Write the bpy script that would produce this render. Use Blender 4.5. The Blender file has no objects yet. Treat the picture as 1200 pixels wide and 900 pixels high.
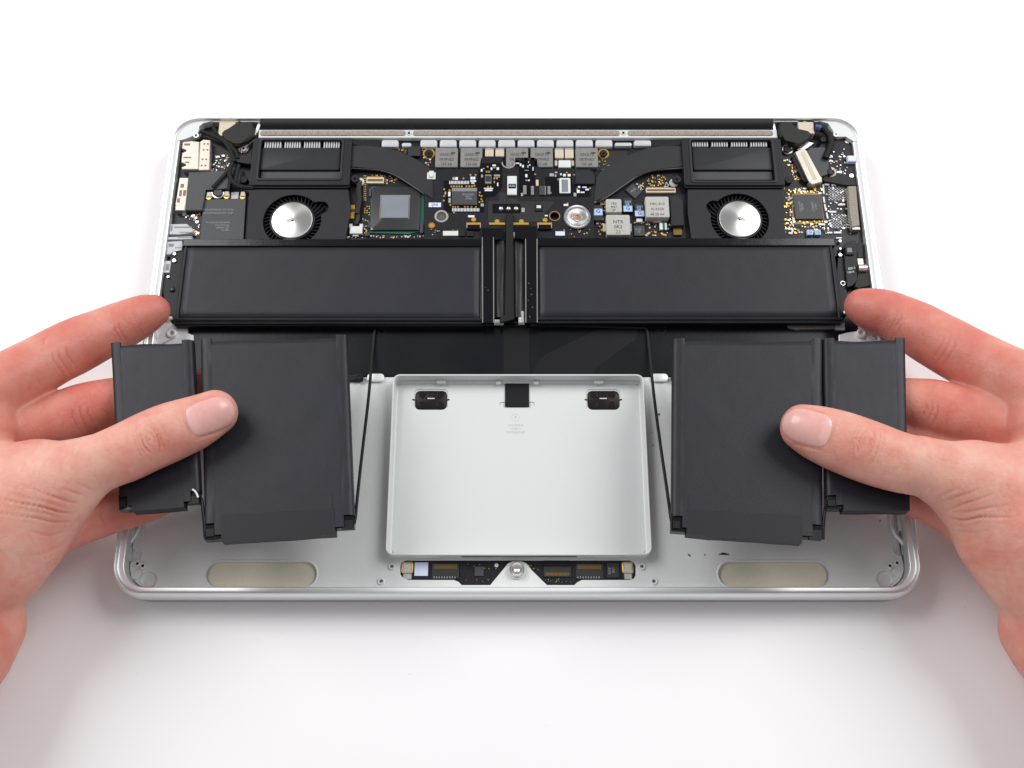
import bpy, bmesh, math, random
import numpy as np
from mathutils import Vector, Matrix, noise
from mathutils.bvhtree import BVHTree
random.seed(7)
SC = bpy.context.scene
COL = SC.collection
MM = 0.001

# ------------------------------------------------------------------ camera
FPX = 1250.0                      # focal length in pixels of a 1200 x 900 picture
TILT = math.radians(69.0)         # below the horizontal
CAMP = Vector((-1.9, -179.7, 424.0))
FWD = Vector((0, math.cos(TILT), -math.sin(TILT)))
UPV = Vector((0, math.sin(TILT), math.cos(TILT)))
cd = bpy.data.cameras.new('camera')
cam = bpy.data.objects.new('camera', cd)
COL.objects.link(cam)
cam.location = CAMP * MM
cam.rotation_euler = (math.pi / 2 - TILT, 0, 0)
cd.sensor_width = 36
cd.lens = FPX / 1200 * 36
cd.clip_start = 0.01
cd.clip_end = 20
SC.camera = cam

# ------------------------------------------------------------------ light
w = bpy.data.worlds.new('World')
SC.world = w
w.use_nodes = True
bg = w.node_tree.nodes['Background']
bg.inputs[0].default_value = (0.96, 0.97, 1.0, 1)
bg.inputs[1].default_value = 0.41


def softbox(loc, aim, sx, sy, power, col=(1, 1, 1)):
    l = bpy.data.lights.new('softbox', 'AREA')
    l.shape = 'RECTANGLE'
    l.size, l.size_y, l.energy, l.color = sx, sy, power, col
    o = bpy.data.objects.new('softbox', l)
    COL.objects.link(o)
    o.location = Vector(loc)
    o.rotation_euler = (Vector(aim) - Vector(loc)).to_track_quat('-Z', 'Y').to_euler()


softbox((-0.80, 0.50, 0.90), (0.0, 0.06, 0), 0.7, 0.7, 11.6)
softbox((0.80, 0.50, 0.90), (0.0, 0.06, 0), 0.7, 0.7, 11.6)

SC.view_settings.view_transform = 'Standard'
SC.view_settings.look = 'None'
SC.view_settings.exposure = 0
SC.view_settings.gamma = 1
SC.render.engine = 'CYCLES'


# ------------------------------------------------------------------ helpers
def at(px, py, z):
    """point at height z (mm) seen at a picture position"""
    d = Vector(((px - 600) / FPX, 0, 0)) + UPV * ((450 - py) / FPX) + FWD
    return CAMP + d * ((z - CAMP.z) / d.z)


def mapper(x0, y0, s):
    return lambda *p: [(x0 + x / s, y0 + y / s) for x, y in p]


C1 = mapper(180, 120, 5.4545); C2 = mapper(390, 120, 5.4545); C3 = mapper(590, 120, 5.4545); C4 = mapper(790, 120, 5.0)
C5 = mapper(180, 260, 4.615); C6 = mapper(400, 255, 3.0); C7 = mapper(780, 260, 4.615); C8 = mapper(440, 590, 3.529)
D1 = mapper(490, 170, 10); D2 = mapper(590, 170, 10); D3 = mapper(700, 200, 10); D4 = mapper(910, 190, 10); D5 = mapper(180, 220, 10)
D6 = mapper(540, 240, 6); D7 = mapper(960, 280, 6.43); E1 = mapper(460, 640, 8); E2 = mapper(600, 640, 8); E3 = mapper(130, 540, 5.625)
E4 = mapper(470, 430, 8); E5 = mapper(1010, 590, 7.5); H1 = mapper(0, 320, 4); H2 = mapper(0, 520, 3); H3 = mapper(900, 320, 4)
H4 = mapper(900, 520, 3); B1 = mapper(120, 370, 3.2156); B2 = mapper(760, 370, 3.2156)
ID = mapper(0, 0, 1)


def R(m, x0, y0, x1, y1):
    a, b = m((x0, y0), (x1, y1))
    return (a[0], a[1], b[0], b[1])


def wrect(r, z):
    x0, y0, x1, y1 = r
    ym, xm = (y0 + y1) / 2, (x0 + x1) / 2
    return at(x0, ym, z).x, at(xm, y1, z).y, at(x1, ym, z).x, at(xm, y0, z).y


def rr(x0, y0, x1, y1, r, n=6):
    """rounded rectangle outline, world mm, counter-clockwise"""
    o = []
    r = max(min(r, (x1 - x0) / 2 - 1e-4, (y1 - y0) / 2 - 1e-4), 1e-3)
    for cx, cy, a in ((x1 - r, y0 + r, -90), (x1 - r, y1 - r, 0), (x0 + r, y1 - r, 90), (x0 + r, y0 + r, 180)):
        for k in range(n + 1):
            t = math.radians(a + 90 * k / n)
            o.append((cx + r * math.cos(t), cy + r * math.sin(t)))
    return o


def wpoly(pts, z):
    return [tuple(at(x, y, z)[:2]) for x, y in pts]


WO = {}


def ccw(pts):
    a = sum(p[0] * q[1] - q[0] * p[1] for p, q in zip(pts, pts[1:] + pts[:1]))
    return pts if a > 0 else pts[::-1]


class MB:
    """collects shapes (world mm) for ONE mesh object"""

    def __init__(s):
        s.v, s.f, s.m = [], [], []

    def add(s, v, f, mi=0):
        n = len(s.v)
        s.v += [tuple(p) for p in v]
        s.f += [tuple(i + n for i in q) for q in f]
        s.m += [mi] * len(f)
        return s

    def prism(s, pts, z0, z1, mi=0, bev=0.0, seg=1):
        pts = ccw(list(pts))
        n = len(pts)
        if bev <= 0:
            v = [(x, y, z0) for x, y in pts] + [(x, y, z1) for x, y in pts]
            f = [tuple(range(n, 2 * n)), tuple(range(n - 1, -1, -1))] + [(i, (i + 1) % n, n + (i + 1) % n, n + i) for i in range(n)]
            return s.add(v, f, mi)
        bm = bmesh.new()
        lo = [bm.verts.new((x, y, z0)) for x, y in pts]
        hi = [bm.verts.new((x, y, z1)) for x, y in pts]
        top = bm.faces.new(hi)
        for i in range(n):
            bm.faces.new((lo[i], lo[(i + 1) % n], hi[(i + 1) % n], hi[i]))
        bmesh.ops.bevel(bm, geom=list(top.edges), offset=bev, segments=seg, profile=0.5, affect='EDGES', clamp_overlap=True)
        bm.verts.index_update()
        s.add([v.co for v in bm.verts], [[v.index for v in f.verts] for f in bm.faces], mi)
        bm.free()
        return s

    def box(s, r, ztop, z0, mi=0, bev=0.0, rad=0.0):
        x0, y0, x1, y1 = wrect(r, ztop)
        p = rr(x0, y0, x1, y1, rad, 4) if rad > 0 else [(x0, y0), (x1, y0), (x1, y1), (x0, y1)]
        return s.prism(p, z0, ztop, mi, bev, 2 if rad > 0 else 1)

    def poly(s, pts, ztop, z0, mi=0, bev=0.0):
        return s.prism(wpoly(pts, ztop), z0, ztop, mi, bev)

    def lathe(s, c, prof, mi=0, seg=32, a0=0.0, a1=360.0):
        """prof = [(radius, z)] about the vertical axis through c (x, y)"""
        full = a1 - a0 >= 359.9
        n = seg if full else seg + 1
        v, f = [], []
        for k in range(n):
            t = math.radians(a0 + (a1 - a0) * k / seg)
            for r, z in prof:
                v.append((c[0] + r * math.cos(t), c[1] + r * math.sin(t), z))
        m = len(prof)
        for k in range(seg):
            k2 = (k + 1) % n
            for j in range(m - 1):
                f.append((k * m + j, k2 * m + j, k2 * m + j + 1, k * m + j + 1))
        return s.add(v, f, mi)

    def cyl(s, c, rpx, ztop, z0, mi=0, seg=20, bev=0.12):
        p = at(c[0], c[1], ztop)
        r = rpx * (CAMP - p).length / FPX
        b = min(bev, r * .4)
        return s.lathe(p, [(r, z0), (r, ztop - b), (r - b, ztop), (0.001, ztop)], mi, seg)

    def ring(s, c, rpx, rin, ztop, z0, mi=0, seg=24, a0=0, a1=360):
        p = at(c[0], c[1], ztop)
        k = (CAMP - p).length / FPX
        r, q = rpx * k, rin * k
        b = (r - q) * .25
        return s.lathe(p, [(r, z0), (r, ztop - b), (r - b, ztop), (q + b, ztop), (q, ztop - b), (q, z0)], mi, seg, a0, a1)

    def tube(s, pts, rad, mi=0, seg=8, caps=True):
        pts = [Vector(p) for p in pts]
        v, f = [], []
        prev = None
        for i, p in enumerate(pts):
            t = (pts[min(i + 1, len(pts) - 1)] - pts[max(i - 1, 0)]).normalized()
            a = Vector((0, 0, 1)).cross(t) if prev is None else prev - t * prev.dot(t)
            if a.length < 1e-5:
                a = Vector((1, 0, 0)).cross(t)
            a.normalize()
            prev = a
            b = t.cross(a)
            rd = rad(i / (len(pts) - 1)) if callable(rad) else rad
            for k in range(seg):
                g = 2 * math.pi * k / seg
                v.append(p + a * (rd * math.cos(g)) + b * (rd * math.sin(g)))
        for i in range(len(pts) - 1):
            for k in range(seg):
                f.append((i * seg + k, i * seg + (k + 1) % seg, (i + 1) * seg + (k + 1) % seg, (i + 1) * seg + k))
        if caps:
            f += [tuple(range(seg - 1, -1, -1)), tuple((len(pts) - 1) * seg + k for k in range(seg))]
        return s.add(v, f, mi)

    def plate(s, outline, holes, z0, z1, mi=0, bev=0.0):
        """flat plate with holes, outlines in world mm"""
        c = bpy.data.curves.new('outline', 'CURVE')
        c.dimensions = '2D'
        c.fill_mode = 'BOTH'
        for pts in [outline] + list(holes):
            sp = c.splines.new('POLY')
            sp.points.add(len(pts) - 1)
            sp.use_cyclic_u = True
            for q, (x, y) in zip(sp.points, pts):
                q.co = (x, y, 0, 1)
        c.extrude = max((z1 - z0) / 2 - bev, .01)
        c.bevel_depth = bev
        c.bevel_resolution = 1
        c.offset = -bev
        o = bpy.data.objects.new('outline', c)
        COL.objects.link(o)
        m = bpy.data.meshes.new_from_object(o)
        zc = (z0 + z1) / 2
        s.add([(v.co.x, v.co.y, v.co.z + zc) for v in m.vertices], [tuple(p.vertices) for p in m.polygons], mi)
        bpy.data.objects.remove(o)
        bpy.data.curves.remove(c)
        bpy.data.meshes.remove(m)
        return s

    def text(s, txt, cx, cy, z, h, mi=1, rot=0.0, thick=0.03, align='CENTER', axes=None):
        c = bpy.data.curves.new('lettering', 'FONT')
        c.body = txt
        c.size = h * 1.38
        c.align_x = align
        c.align_y = 'CENTER'
        c.extrude = thick
        c.resolution_u = 2
        o = bpy.data.objects.new('lettering', c)
        COL.objects.link(o)
        m = bpy.data.meshes.new_from_object(o)
        a, b = math.cos(rot), math.sin(rot)
        v = [(cx + p.co.x * a - p.co.y * b, cy + p.co.x * b + p.co.y * a, z + p.co.z) for p in m.vertices]
        s.add(v, [tuple(p.vertices) for p in m.polygons], mi)
        bpy.data.objects.remove(o)
        bpy.data.curves.remove(c)
        bpy.data.meshes.remove(m)
        return s

    def ptext(s, txt, px, py, z, hpx, mi=1, rot=0.0, align='CENTER'):
        p = at(px, py, z)
        return s.text(txt, p.x, p.y, z + .02, hpx * (CAMP - p).length / FPX * 1.05, mi, rot, .02, align)

    def build(s, name, parent=None, mats=(), angle=35, smooth=True, loc=None):
        v = np.array(s.v, dtype=float)
        lo, hi = v.min(0), v.max(0)
        org = Vector(((lo[0] + hi[0]) / 2, (lo[1] + hi[1]) / 2, lo[2])) if loc is None else Vector(loc)
        me = bpy.data.meshes.new(name)
        me.from_pydata([(Vector(p) - org) * MM for p in s.v], [], s.f)
        mats = mats if isinstance(mats, (list, tuple)) else [mats]
        for m in mats:
            me.materials.append(m)
        me.polygons.foreach_set('material_index', s.m)
        me.polygons.foreach_set('use_smooth', [smooth] * len(s.f))
        me.update()
        if smooth:
            me.set_sharp_from_angle(angle=math.radians(angle))
        return link(name, me, org, parent)


def link(name, data, org, parent=None):
    o = bpy.data.objects.new(name, data)
    COL.objects.link(o)
    WO[o.name] = org
    if parent is not None:
        o.parent = parent
        o.location = (org - WO[parent.name]) * MM
    else:
        o.location = org * MM
    return o


def empty(name, loc, parent=None):
    o = link(name, None, Vector(loc), parent)
    o.empty_display_size = .01
    return o


def tag(o, label=None, cat=None, group=None, kind=None):
    for k, x in (('label', label), ('category', cat), ('group', group), ('kind', kind)):
        if x:
            o[k] = x
    return o


def copy_of(o, loc, parent, rz=0.0):
    """copy of a part sharing its mesh, at a world position in mm"""
    c = o.copy()
    COL.objects.link(c)
    WO[c.name] = Vector(loc)
    c.parent = parent
    c.location = (Vector(loc) - WO[parent.name]) * MM
    c.rotation_euler = (0, 0, rz)
    return c


# single-shape shortcuts
def pb(name, parent, mat, r, ztop, z0, bev=.15, rad=0.0):
    return MB().box(r, ztop, z0, 0, bev, rad).build(name, parent, mat)


def pp(name, parent, mat, pts, ztop, z0, bev=.15):
    return MB().poly(pts, ztop, z0, 0, bev).build(name, parent, mat)


def pc(name, parent, mat, c, rpx, ztop, z0, seg=20):
    return MB().cyl(c, rpx, ztop, z0, 0, seg).build(name, parent, mat)


# ------------------------------------------------------------------ materials
def mat(name, col, rough=.5, metal=0.0, spec=.5, var=0.0, vscale=300.0, bump=0.0, bscale=2000.0, coat=0.0, aniso=0.0, rvar=0.0):
    m = bpy.data.materials.new(name)
    m.use_nodes = True
    nt = m.node_tree
    b = nt.nodes['Principled BSDF']
    b.inputs['Base Color'].default_value = (*col, 1)
    b.inputs['Roughness'].default_value = rough
    b.inputs['Metallic'].default_value = metal
    b.inputs['Specular IOR Level'].default_value = spec
    b.inputs['Coat Weight'].default_value = coat
    if var or bump or rvar:
        tc = nt.nodes.new('ShaderNodeTexCoord')
    if var or rvar:
        n = nt.nodes.new('ShaderNodeTexNoise')
        n.inputs['Scale'].default_value = vscale
        n.inputs['Detail'].default_value = 5
        nt.links.new(tc.outputs['Object'], n.inputs['Vector'])
    if var:
        mr = nt.nodes.new('ShaderNodeMapRange')
        mr.inputs['From Min'].default_value = .25
        mr.inputs['From Max'].default_value = .75
        mr.inputs['To Min'].default_value = 1 - var
        mr.inputs['To Max'].default_value = 1 + var
        nt.links.new(n.outputs['Fac'], mr.inputs['Value'])
        mx = nt.nodes.new('ShaderNodeVectorMath')
        mx.operation = 'SCALE'
        mx.inputs[0].default_value = col
        nt.links.new(mr.outputs[0], mx.inputs['Scale'])
        nt.links.new(mx.outputs[0], b.inputs['Base Color'])
    if rvar:
        m2 = nt.nodes.new('ShaderNodeMapRange')
        m2.inputs['From Min'].default_value = .25
        m2.inputs['From Max'].default_value = .75
        m2.inputs['To Min'].default_value = rough - rvar
        m2.inputs['To Max'].default_value = rough + rvar
        nt.links.new(n.outputs['Fac'], m2.inputs['Value'])
        nt.links.new(m2.outputs[0], b.inputs['Roughness'])
    if bump:
        n2 = nt.nodes.new('ShaderNodeTexNoise')
        n2.inputs['Scale'].default_value = bscale
        n2.inputs['Detail'].default_value = 3
        nt.links.new(tc.outputs['Object'], n2.inputs['Vector'])
        bp = nt.nodes.new('ShaderNodeBump')
        bp.inputs['Strength'].default_value = bump
        bp.inputs['Distance'].default_value = .0004
        nt.links.new(n2.outputs['Fac'], bp.inputs['Height'])
        nt.links.new(bp.outputs[0], b.inputs['Normal'])
    if aniso:
        b.inputs['Anisotropic'].default_value = aniso
        tg = nt.nodes.new('ShaderNodeTangent')
        tg.direction_type = 'RADIAL'
        tg.axis = 'Z'
        nt.links.new(tg.outputs[0], b.inputs['Tangent'])
    return m


M = dict(
    table=mat('white_tabletop', (.85, .832, .838), .5, var=.012, vscale=9, bump=.02, bscale=900),
    alu=mat('bead_blasted_aluminium', (.625, .63, .626), .55, .12, var=.045, vscale=2600, bump=.05, bscale=3500),
    rim=mat('machined_aluminium', (.78, .785, .79), .42, .8, var=.02, vscale=60),
    pocket=mat('milled_pocket_aluminium', (.60, .63, .62), .46, .3, var=.08, vscale=400),
    lid=mat('lid_aluminium', (.50, .50, .51), .42, .9, var=.02, vscale=900),
    film=mat('black_film', (.0038, .0042, .0076), .27, spec=.30, rvar=.06, vscale=35, bump=.02, bscale=90),
    film2=mat('black_tape', (.006, .006, .008), .36, spec=.28, bump=.03, bscale=150),
    cell=mat('battery_foil', (.0120, .0122, .0192), .50, spec=.34, var=.14, vscale=55, bump=.12, bscale=1500, rvar=.04),
    seam=mat('battery_seam', (.0122, .0123, .0190), .50, spec=.34, var=.25, vscale=110, bump=.10, bscale=500),
    tape=mat('black_end_tape', (.0065, .0065, .0085), .42, spec=.25, bump=.05, bscale=300),
    endtape=mat('end_tape', (.0100, .0101, .0155), .50, spec=.32, bump=.08, bscale=700),
    gloss=mat('glossy_black', (.0025, .0025, .0042), .16, spec=.32, bump=.10, bscale=160),
    blk=mat('black_plastic', (.008, .008, .0105), .5, spec=.30, var=.12, vscale=400, bump=.06, bscale=2500),
    mblk=mat('matt_black_plastic', (.0185, .0185, .0215), .6, spec=.28, var=.1, vscale=200, bump=.08, bscale=2600),
    rubber=mat('rubber', (.009, .009, .0095), .6, spec=.25, bump=.08, bscale=2000),
    pipe=mat('heat_pipe_paint', (.0175, .0178, .0205), .52, spec=.34, var=.12, vscale=220, bump=.07, bscale=2600),
    pcb=mat('black_circuit_board', (.0065, .0065, .0100), .40, spec=.35, var=.5, vscale=700, bump=.05, bscale=900),
    pcb2=mat('grey_solder_mask', (.0115, .0112, .0125), .42, spec=.5, var=.2, vscale=700),
    gold=mat('gold_pad', (.80, .50, .13), .33, 1.0),
    tin=mat('solder', (.70, .69, .66), .32, 1.0, var=.1, vscale=900),
    steel=mat('steel_shield', (.50, .455, .395), .42, .7, var=.06, vscale=600),
    hub=mat('spun_steel', (.62, .61, .595), .36, 1.0, aniso=.75),
    chip=mat('chip_epoxy', (.042, .043, .047), .5, spec=.45, var=.1, vscale=900),
    chipd=mat('dark_chip_epoxy', (.015, .015, .017), .45, spec=.5, var=.1, vscale=900),
    ink=mat('grey_print', (.25, .27, .31), .6),
    dink=mat('dark_print', (.03, .03, .03), .6),
    wht=mat('white_print', (.72, .73, .75), .5),
    die=mat('silicon_die', (.34, .36, .40), .22, .6, var=.06, vscale=120),
    green=mat('green_substrate', (.012, .11, .075), .35),
    ind=mat('inductor_grey', (.20, .195, .19), .55, spec=.4, var=.12, vscale=500),
    ind2=mat('inductor_pale', (.42, .405, .375), .5, spec=.4, var=.08, vscale=500),
    cap=mat('capacitor_beige', (.56, .48, .36), .45, var=.08, vscale=800),
    ceram=mat('ceramic_white', (.62, .64, .60), .4),
    blue=mat('blue_print', (.36, .50, .72), .45),
    copper=mat('copper', (.62, .36, .24), .35, 1.0),
    foam=mat('beige_mesh_foam', (.30, .265, .225), .85, spec=.2, var=.45, vscale=1900, bump=.35, bscale=1900),
    plate=mat('champagne_plate', (.58, .535, .43), .55, .15, var=.09, vscale=1800, bump=.05, bscale=2500),
    lug=mat('white_aluminium', (.74, .745, .75), .45, .2),
    white=mat('white_plastic', (.50, .505, .52), .42),
    grey=mat('grey_plastic', (.45, .46, .48), .42, var=.05, vscale=300),
    sticker=mat('pale_sticker', (.62, .68, .86), .5, var=.05, vscale=900),
    brown=mat('brown_contact', (.16, .085, .045), .4, .4),
    olive=mat('olive_rubber', (.020, .0195, .017), .55, spec=.25, var=.1, vscale=300),
    amber=mat('amber_flux', (.19, .12, .03), .3, .3),
    pad=mat('dark_rubber_pad', (.010, .008, .0055), .4, spec=.22, rvar=.06, vscale=300),
)

# ------------------------------------------------------------------ tabletop
t = MB().prism([(-1300, -900), (1300, -900), (1300, 1200), (-1300, 1200)], -30, 0, 0, 2).build('tabletop', None, M['table'])
tag(t, 'plain white tabletop under the opened laptop and both hands', None, None, 'structure')

dm = MB()
rs = random.Random(17)
for x, y in ((124, 99), (63, 121), (1131, 712), (1087, 96), (330, 742), (915, 815), (640, 850), (210, 60), (1010, 760), (480, 790), (1120, 250), (90, 300), (700, 60), (160, 790)):
    p = at(x, y, 0)
    q = rs.uniform(.1, .2)
    dm.prism([(p.x + q * math.cos(a) * rs.uniform(.5, 1.3), p.y + q * math.sin(a) * rs.uniform(.5, 1.3)) for a in (0, 1.1, 2.2, 3.3, 4.4, 5.4)], 0.005, .1)
d = dm.build('dust', None, M['ind2'])
tag(d, 'tiny grey dust specks scattered on the white tabletop', None, None, 'stuff')

# ------------------------------------------------------------------ laptop
LAP = empty('laptop', (0, 0, 0))
tag(LAP, 'silver laptop lying upside down with its bottom cover off, boards and fans showing', 'laptop')

lidm = MB().prism(rr(-156.6, -109, 156.6, 106, 12.5, 10), .5, 4.4, 0, .6, 2).build('display_lid', LAP, M['lid'])

UC = empty('upper_case', (0, 0, 5), LAP)
mb = MB()
loops = [(1.2, 4.9), (.25, 5.8), (0, 7.0), (0, 11.2), (.35, 13.2), (1.0, 14.6), (1.5, 15.0), (1.8, 14.9), (2.2, 13.9), (2.9, 13.45), (4.3, 13.45), (4.75, 13.3), (4.95, 12.9), (5.1, 6.5)]
rings = [(rr(-157 + i, -109.5 + i * .8, 157 - i, 106.9 - i * .25, 13 - i * .75, 12), z) for i, z in loops]
n = len(rings[0][0])
vv = [(x, y, z) for p, z in rings for x, y in p]
ff = [(k * n + j, k * n + (j + 1) % n, (k + 1) * n + (j + 1) % n, (k + 1) * n + j) for k in range(len(rings) - 1) for j in range(n)]
mb.add(vv, ff).build('rim', UC, M['rim'], angle=60)

# palm rest floor: one plate with the openings the photo shows
ZF = 8.0
yb = at(600, 442, ZF).y
ovals = [(242.5, 658.5, 370.5, 687.5), (842.5, 658.5, 970.5, 687.5)]
holes = []
for o_ in ovals:
    x0, y0, x1, y1 = wrect(o_, ZF)
    holes.append(rr(x0, y0, x1, y1, 99, 10))
tp = (458.5, 449, 757, 648)
x0, y0, x1, y1 = wrect(tp, ZF)
holes.append(rr(x0, y0, x1, y1, 1.2, 4))
ctl = [(469, 663), (470.5, 659), (475, 656.6), (738, 656.6), (743, 659), (745, 663), (745, 674), (743, 678), (738, 679.6), (682, 679.6), (677, 682), (673, 685.6), (641, 685.6), (623, 668), (617, 660), (611, 657.6), (601, 657.6), (595.5, 660), (589, 668), (574.5, 685.6), (541, 685.6), (537.5, 682), (532, 679.6), (479, 679.6), (472.5, 677.5), (469, 673)]
holes.append(wpoly(ctl, ZF))
pockets = [((157.5, 650), 8.5), ((174, 680), 9.0), ((1054.5, 642.5), 8.5), ((1037, 679), 9.0)]


def circ(c, rpx, z, n=20):
    p = at(c[0], c[1], z)
    r = rpx * (CAMP - p).length / FPX
    return [(p.x + r * math.cos(2 * math.pi * k / n), p.y + r * math.sin(2 * math.pi * k / n)) for k in range(n)]


for c, r in pockets:
    holes.append(circ(c, r, ZF))
scr = [(459, 663.5), (446.5, 681), (752.5, 663.5), (766.5, 681)]
for c in scr:
    holes.append(circ(c, 2.0, ZF, 12))
MB().plate(rr(-151.7, -105.1, 151.7, yb, 9, 8), holes, 7.0, ZF, 0, .12).build('palm_rest', UC, M['alu'])
MB().prism(rr(-151.6, -104.9, 151.6, 104, 9, 8), 5.2, 6.6).build('inner_skin', UC, M['alu'])
for c, r in pockets:                      # milled bowls in the corners
    p = at(c[0], c[1], ZF)
    q = r * (CAMP - p).length / FPX - .05
    MB().lathe(p, [(q, 7.95), (q * .9, 7.62), (q * .75, 7.45), (.01, 7.4)], 0, 24).build('milled_pocket', UC, M['pocket'], angle=80)
for c in [(167, 662.7), (160.6, 660.2), (1043.3, 662.7), (1051.6, 659.4)]:
    m_ = MB().ring(c, 3.4, 1.7, 9.0, 8.0, 0, 16)
    m_.cyl(c, 1.8, 8.25, 8.0, 1, 12).build('screw_boss', UC, [M['rim'], M['blk']])
for c, s_ in (((160, 673.5), 1), ((1051, 671.5), -1)):
    a = at(c[0], c[1], ZF)
    pts = [(a.x + math.cos(s_ * .8) * u - math.sin(s_ * .8) * v, a.y + math.sin(s_ * .8) * u + math.cos(s_ * .8) * v) for u, v in rr(-2.2, -1.7, 2.2, 1.7, 1.6, 5)]
    MB().prism(pts, 8, 8.7, 0, .3, 2).build('locating_tab', UC, M['alu'])
for c in scr:
    MB().ring(c, 4.2, 2.0, 8.55, 7.0, 0, 16).build('screw_boss', UC, M['alu'])
for o_ in ovals:
    x0, y0, x1, y1 = wrect(o_, ZF)
    MB().prism(rr(x0 - .3, y0 - .3, x1 + .3, y1 + .3, 99, 10), 6.6, 7.25).build('inset_plate', UC, M['plate'])
    ring = [(0.9, 8.0), (.75, 8.22), (.35, 8.25), (.0, 8.0), (-.1, 7.2)]
    lo_ = [rr(x0 - i, y0 - i, x1 + i, y1 + i, 99, 12) for i, z in ring]
    k_ = len(lo_[0])
    MB().add([(x, y, ring[a][1]) for a, l in enumerate(lo_) for x, y in l], [(a * k_ + j, a * k_ + (j + 1) % k_, (a + 1) * k_ + (j + 1) % k_, (a + 1) * k_ + j) for a in range(len(ring) - 1) for j in range(k_)]).build('inset_edge', UC, M['alu'], angle=70)
# bump rubs on the floor (black adhesive left behind)
for pts in ([(847, 647.5), (852, 648.5), (855, 650), (849, 650), (842, 649.8)], [(806, 649), (808.5, 650), (809.5, 652), (807, 651)], [(825, 649.2), (827, 650), (826, 650.8)], [(1031, 609), (1032.5, 610), (1031, 611)], [(771, 485), (773.5, 484), (772, 487.5)], [(770, 490), (771.6, 490.4), (770.8, 492)], [(765, 521), (766.2, 521.6), (765.4, 522.6)], [(764, 506), (765, 506.4), (764.3, 507.2)]):
    pp('adhesive_scrap', UC, M['rubber'], pts, ZF + .25, ZF, .03)
# inner side ribs near the front corners
for s_, pts in ((1, [(1041.5, 560), (1043.5, 592), (1045.5, 618), (1049, 627), (1056, 634), (1061, 641), (1062.5, 650)]), (-1, [(165.5, 570), (165, 600), (163, 618), (158, 628), (151.5, 637), (149.5, 646)])):
    MB().tube([at(x, y, 8.6) + Vector((0, 0, 0)) for x, y in pts], 1.0, 0, 8).build('side_rib', UC, M['rim'], angle=80)
for r in ((1049, 560, 1053.5, 622), (1058.5, 560, 1064, 617), (155.5, 585, 160, 628)):
    pb('side_slot', UC, M['pocket'], r, 9.6, 8, .3, .7)

# trackpad well
TP = empty('trackpad', (0, at(600, 550, 7).y, 7), LAP)
x0, y0, x1, y1 = wrect((455.5, 438.2, 759.8, 650.8), 13)
prof = [(0, 7.0), (0, 12.6), (.15, 12.92), (.4, 13.0), (.7, 12.92), (.85, 12.6), (.95, 8.0), (1.4, 7.1), (1.9, 6.95)]
lo_ = [rr(x0 + i, y0 + i, x1 - i, y1 - i, max(3.2 - i, .9), 6) for i, z in prof]
k_ = len(lo_[0])
wall = MB().add([(x, y, prof[a][1]) for a, l in enumerate(lo_) for x, y in l], [(a * k_ + j, a * k_ + (j + 1) % k_, (a + 1) * k_ + (j + 1) % k_, (a + 1) * k_ + j) for a in range(len(prof) - 1) for j in range(k_)])
wall.build('well_wall', TP, M['alu'], angle=60)
fl = MB()
fx0, fy0, fx1, fy1 = x0 + 1.8, y0 + 1.8, x1 - 1.8, y1 - 1.8
padr = [(485, 456, 525, 480.8), (687, 456, 727, 480.8)]
ph = []
for r in padr:
    a = wrect(r, 7)
    ph.append(rr(*a, 1.9, 5))
fr = wrect((592, 440, 620, 477), 7)
sl = wrect((585.5, 471, 626.5, 477.5), 7)
ph.append(rr(sl[0], sl[1], sl[2], sl[3], .9, 5))
fl.plate(rr(fx0, fy0, fx1, fy1, 2.2, 6), ph, 6.2, 7.0, 0, .1)
p = at(604.5, 489.5, 7)
fl.ring((604.2, 489.6), 4.6, 4.2, 7.03, 6.9, 1, 28)
fl.ptext('F', 604.2, 489.8, 7.0, 4.0, 1, 0)
fl.ptext('613-0535-A', 604.3, 498.4, 7.0, 2.6, 1)
fl.ptext('12.06.21', 604.3, 502.4, 7.0, 2.5, 1)
fl.ptext('K1D0Q02165', 604.3, 506.6, 7.0, 2.6, 1)
etch = mat('laser_etching', (.42, .43, .41), .6, .2)
fl.build('trackpad_plate', TP, [M['alu'], etch])
MB().prism([(fx0 + 1, fy0 + 1), (fx1 - 1, fy0 + 1), (fx1 - 1, fy1 - 1), (fx0 + 1, fy1 - 1)], 4.95, 5.6).build('glass_backing', TP, M['pocket'])
for r in padr:
    x0_, y0_, x1_, y1_ = wrect(r, 7)
    pad = MB().prism(rr(x0_ + .5, y0_ + .4, x1_ - .4, y1_ - .7, 1.8, 5), 5.7, 6.75, 0, .25, 2)
    cx, cy = (x0_ + x1_) / 2, (y0_ + y1_) / 2
    for xx in (x0_ - .2, x1_ + .2):
        pad.prism([(xx - .5, cy - .3), (xx + .5, cy - .3), (xx + .5, cy + .3), (xx - .5, cy + .3)], 6.5, 7.08)
    pd = pad.build('rubber_pad', TP, M['pad'])
    for a in (-1, 1):
        for b_ in (-1, 1):
            MB().lathe((cx + a * (x1_ - x0_) * .27, cy + b_ * (y1_ - y0_) * .24), [(1.5, 6.7), (1.5, 6.95), (1.1, 7.0), (.9, 6.8), (.5, 6.8), (.4, 7.0), (.01, 7.05)], 0, 18).build('pad_boss', pd, M['pad'])
    MB().prism([(cx - 1.5, cy + .35), (cx + 1.5, cy + .35), (cx + 1.5, cy + .8), (cx - 1.5, cy + .8)], 6.7, 6.95, 0, .05).build('pad_slit', pd, M['ceram'])
pb('flex_cable', TP, M['tape'], (591.8, 445, 620, 476.6), 7.5, 7.05, .1)
for a, b_ in ((511.5, 522.5), (696, 707.5)):
    pb('wall_tab', TP, M['alu'], (a, 444.5, b_, 449.2), 9.2, 7.0, .4, 1.2)
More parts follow.
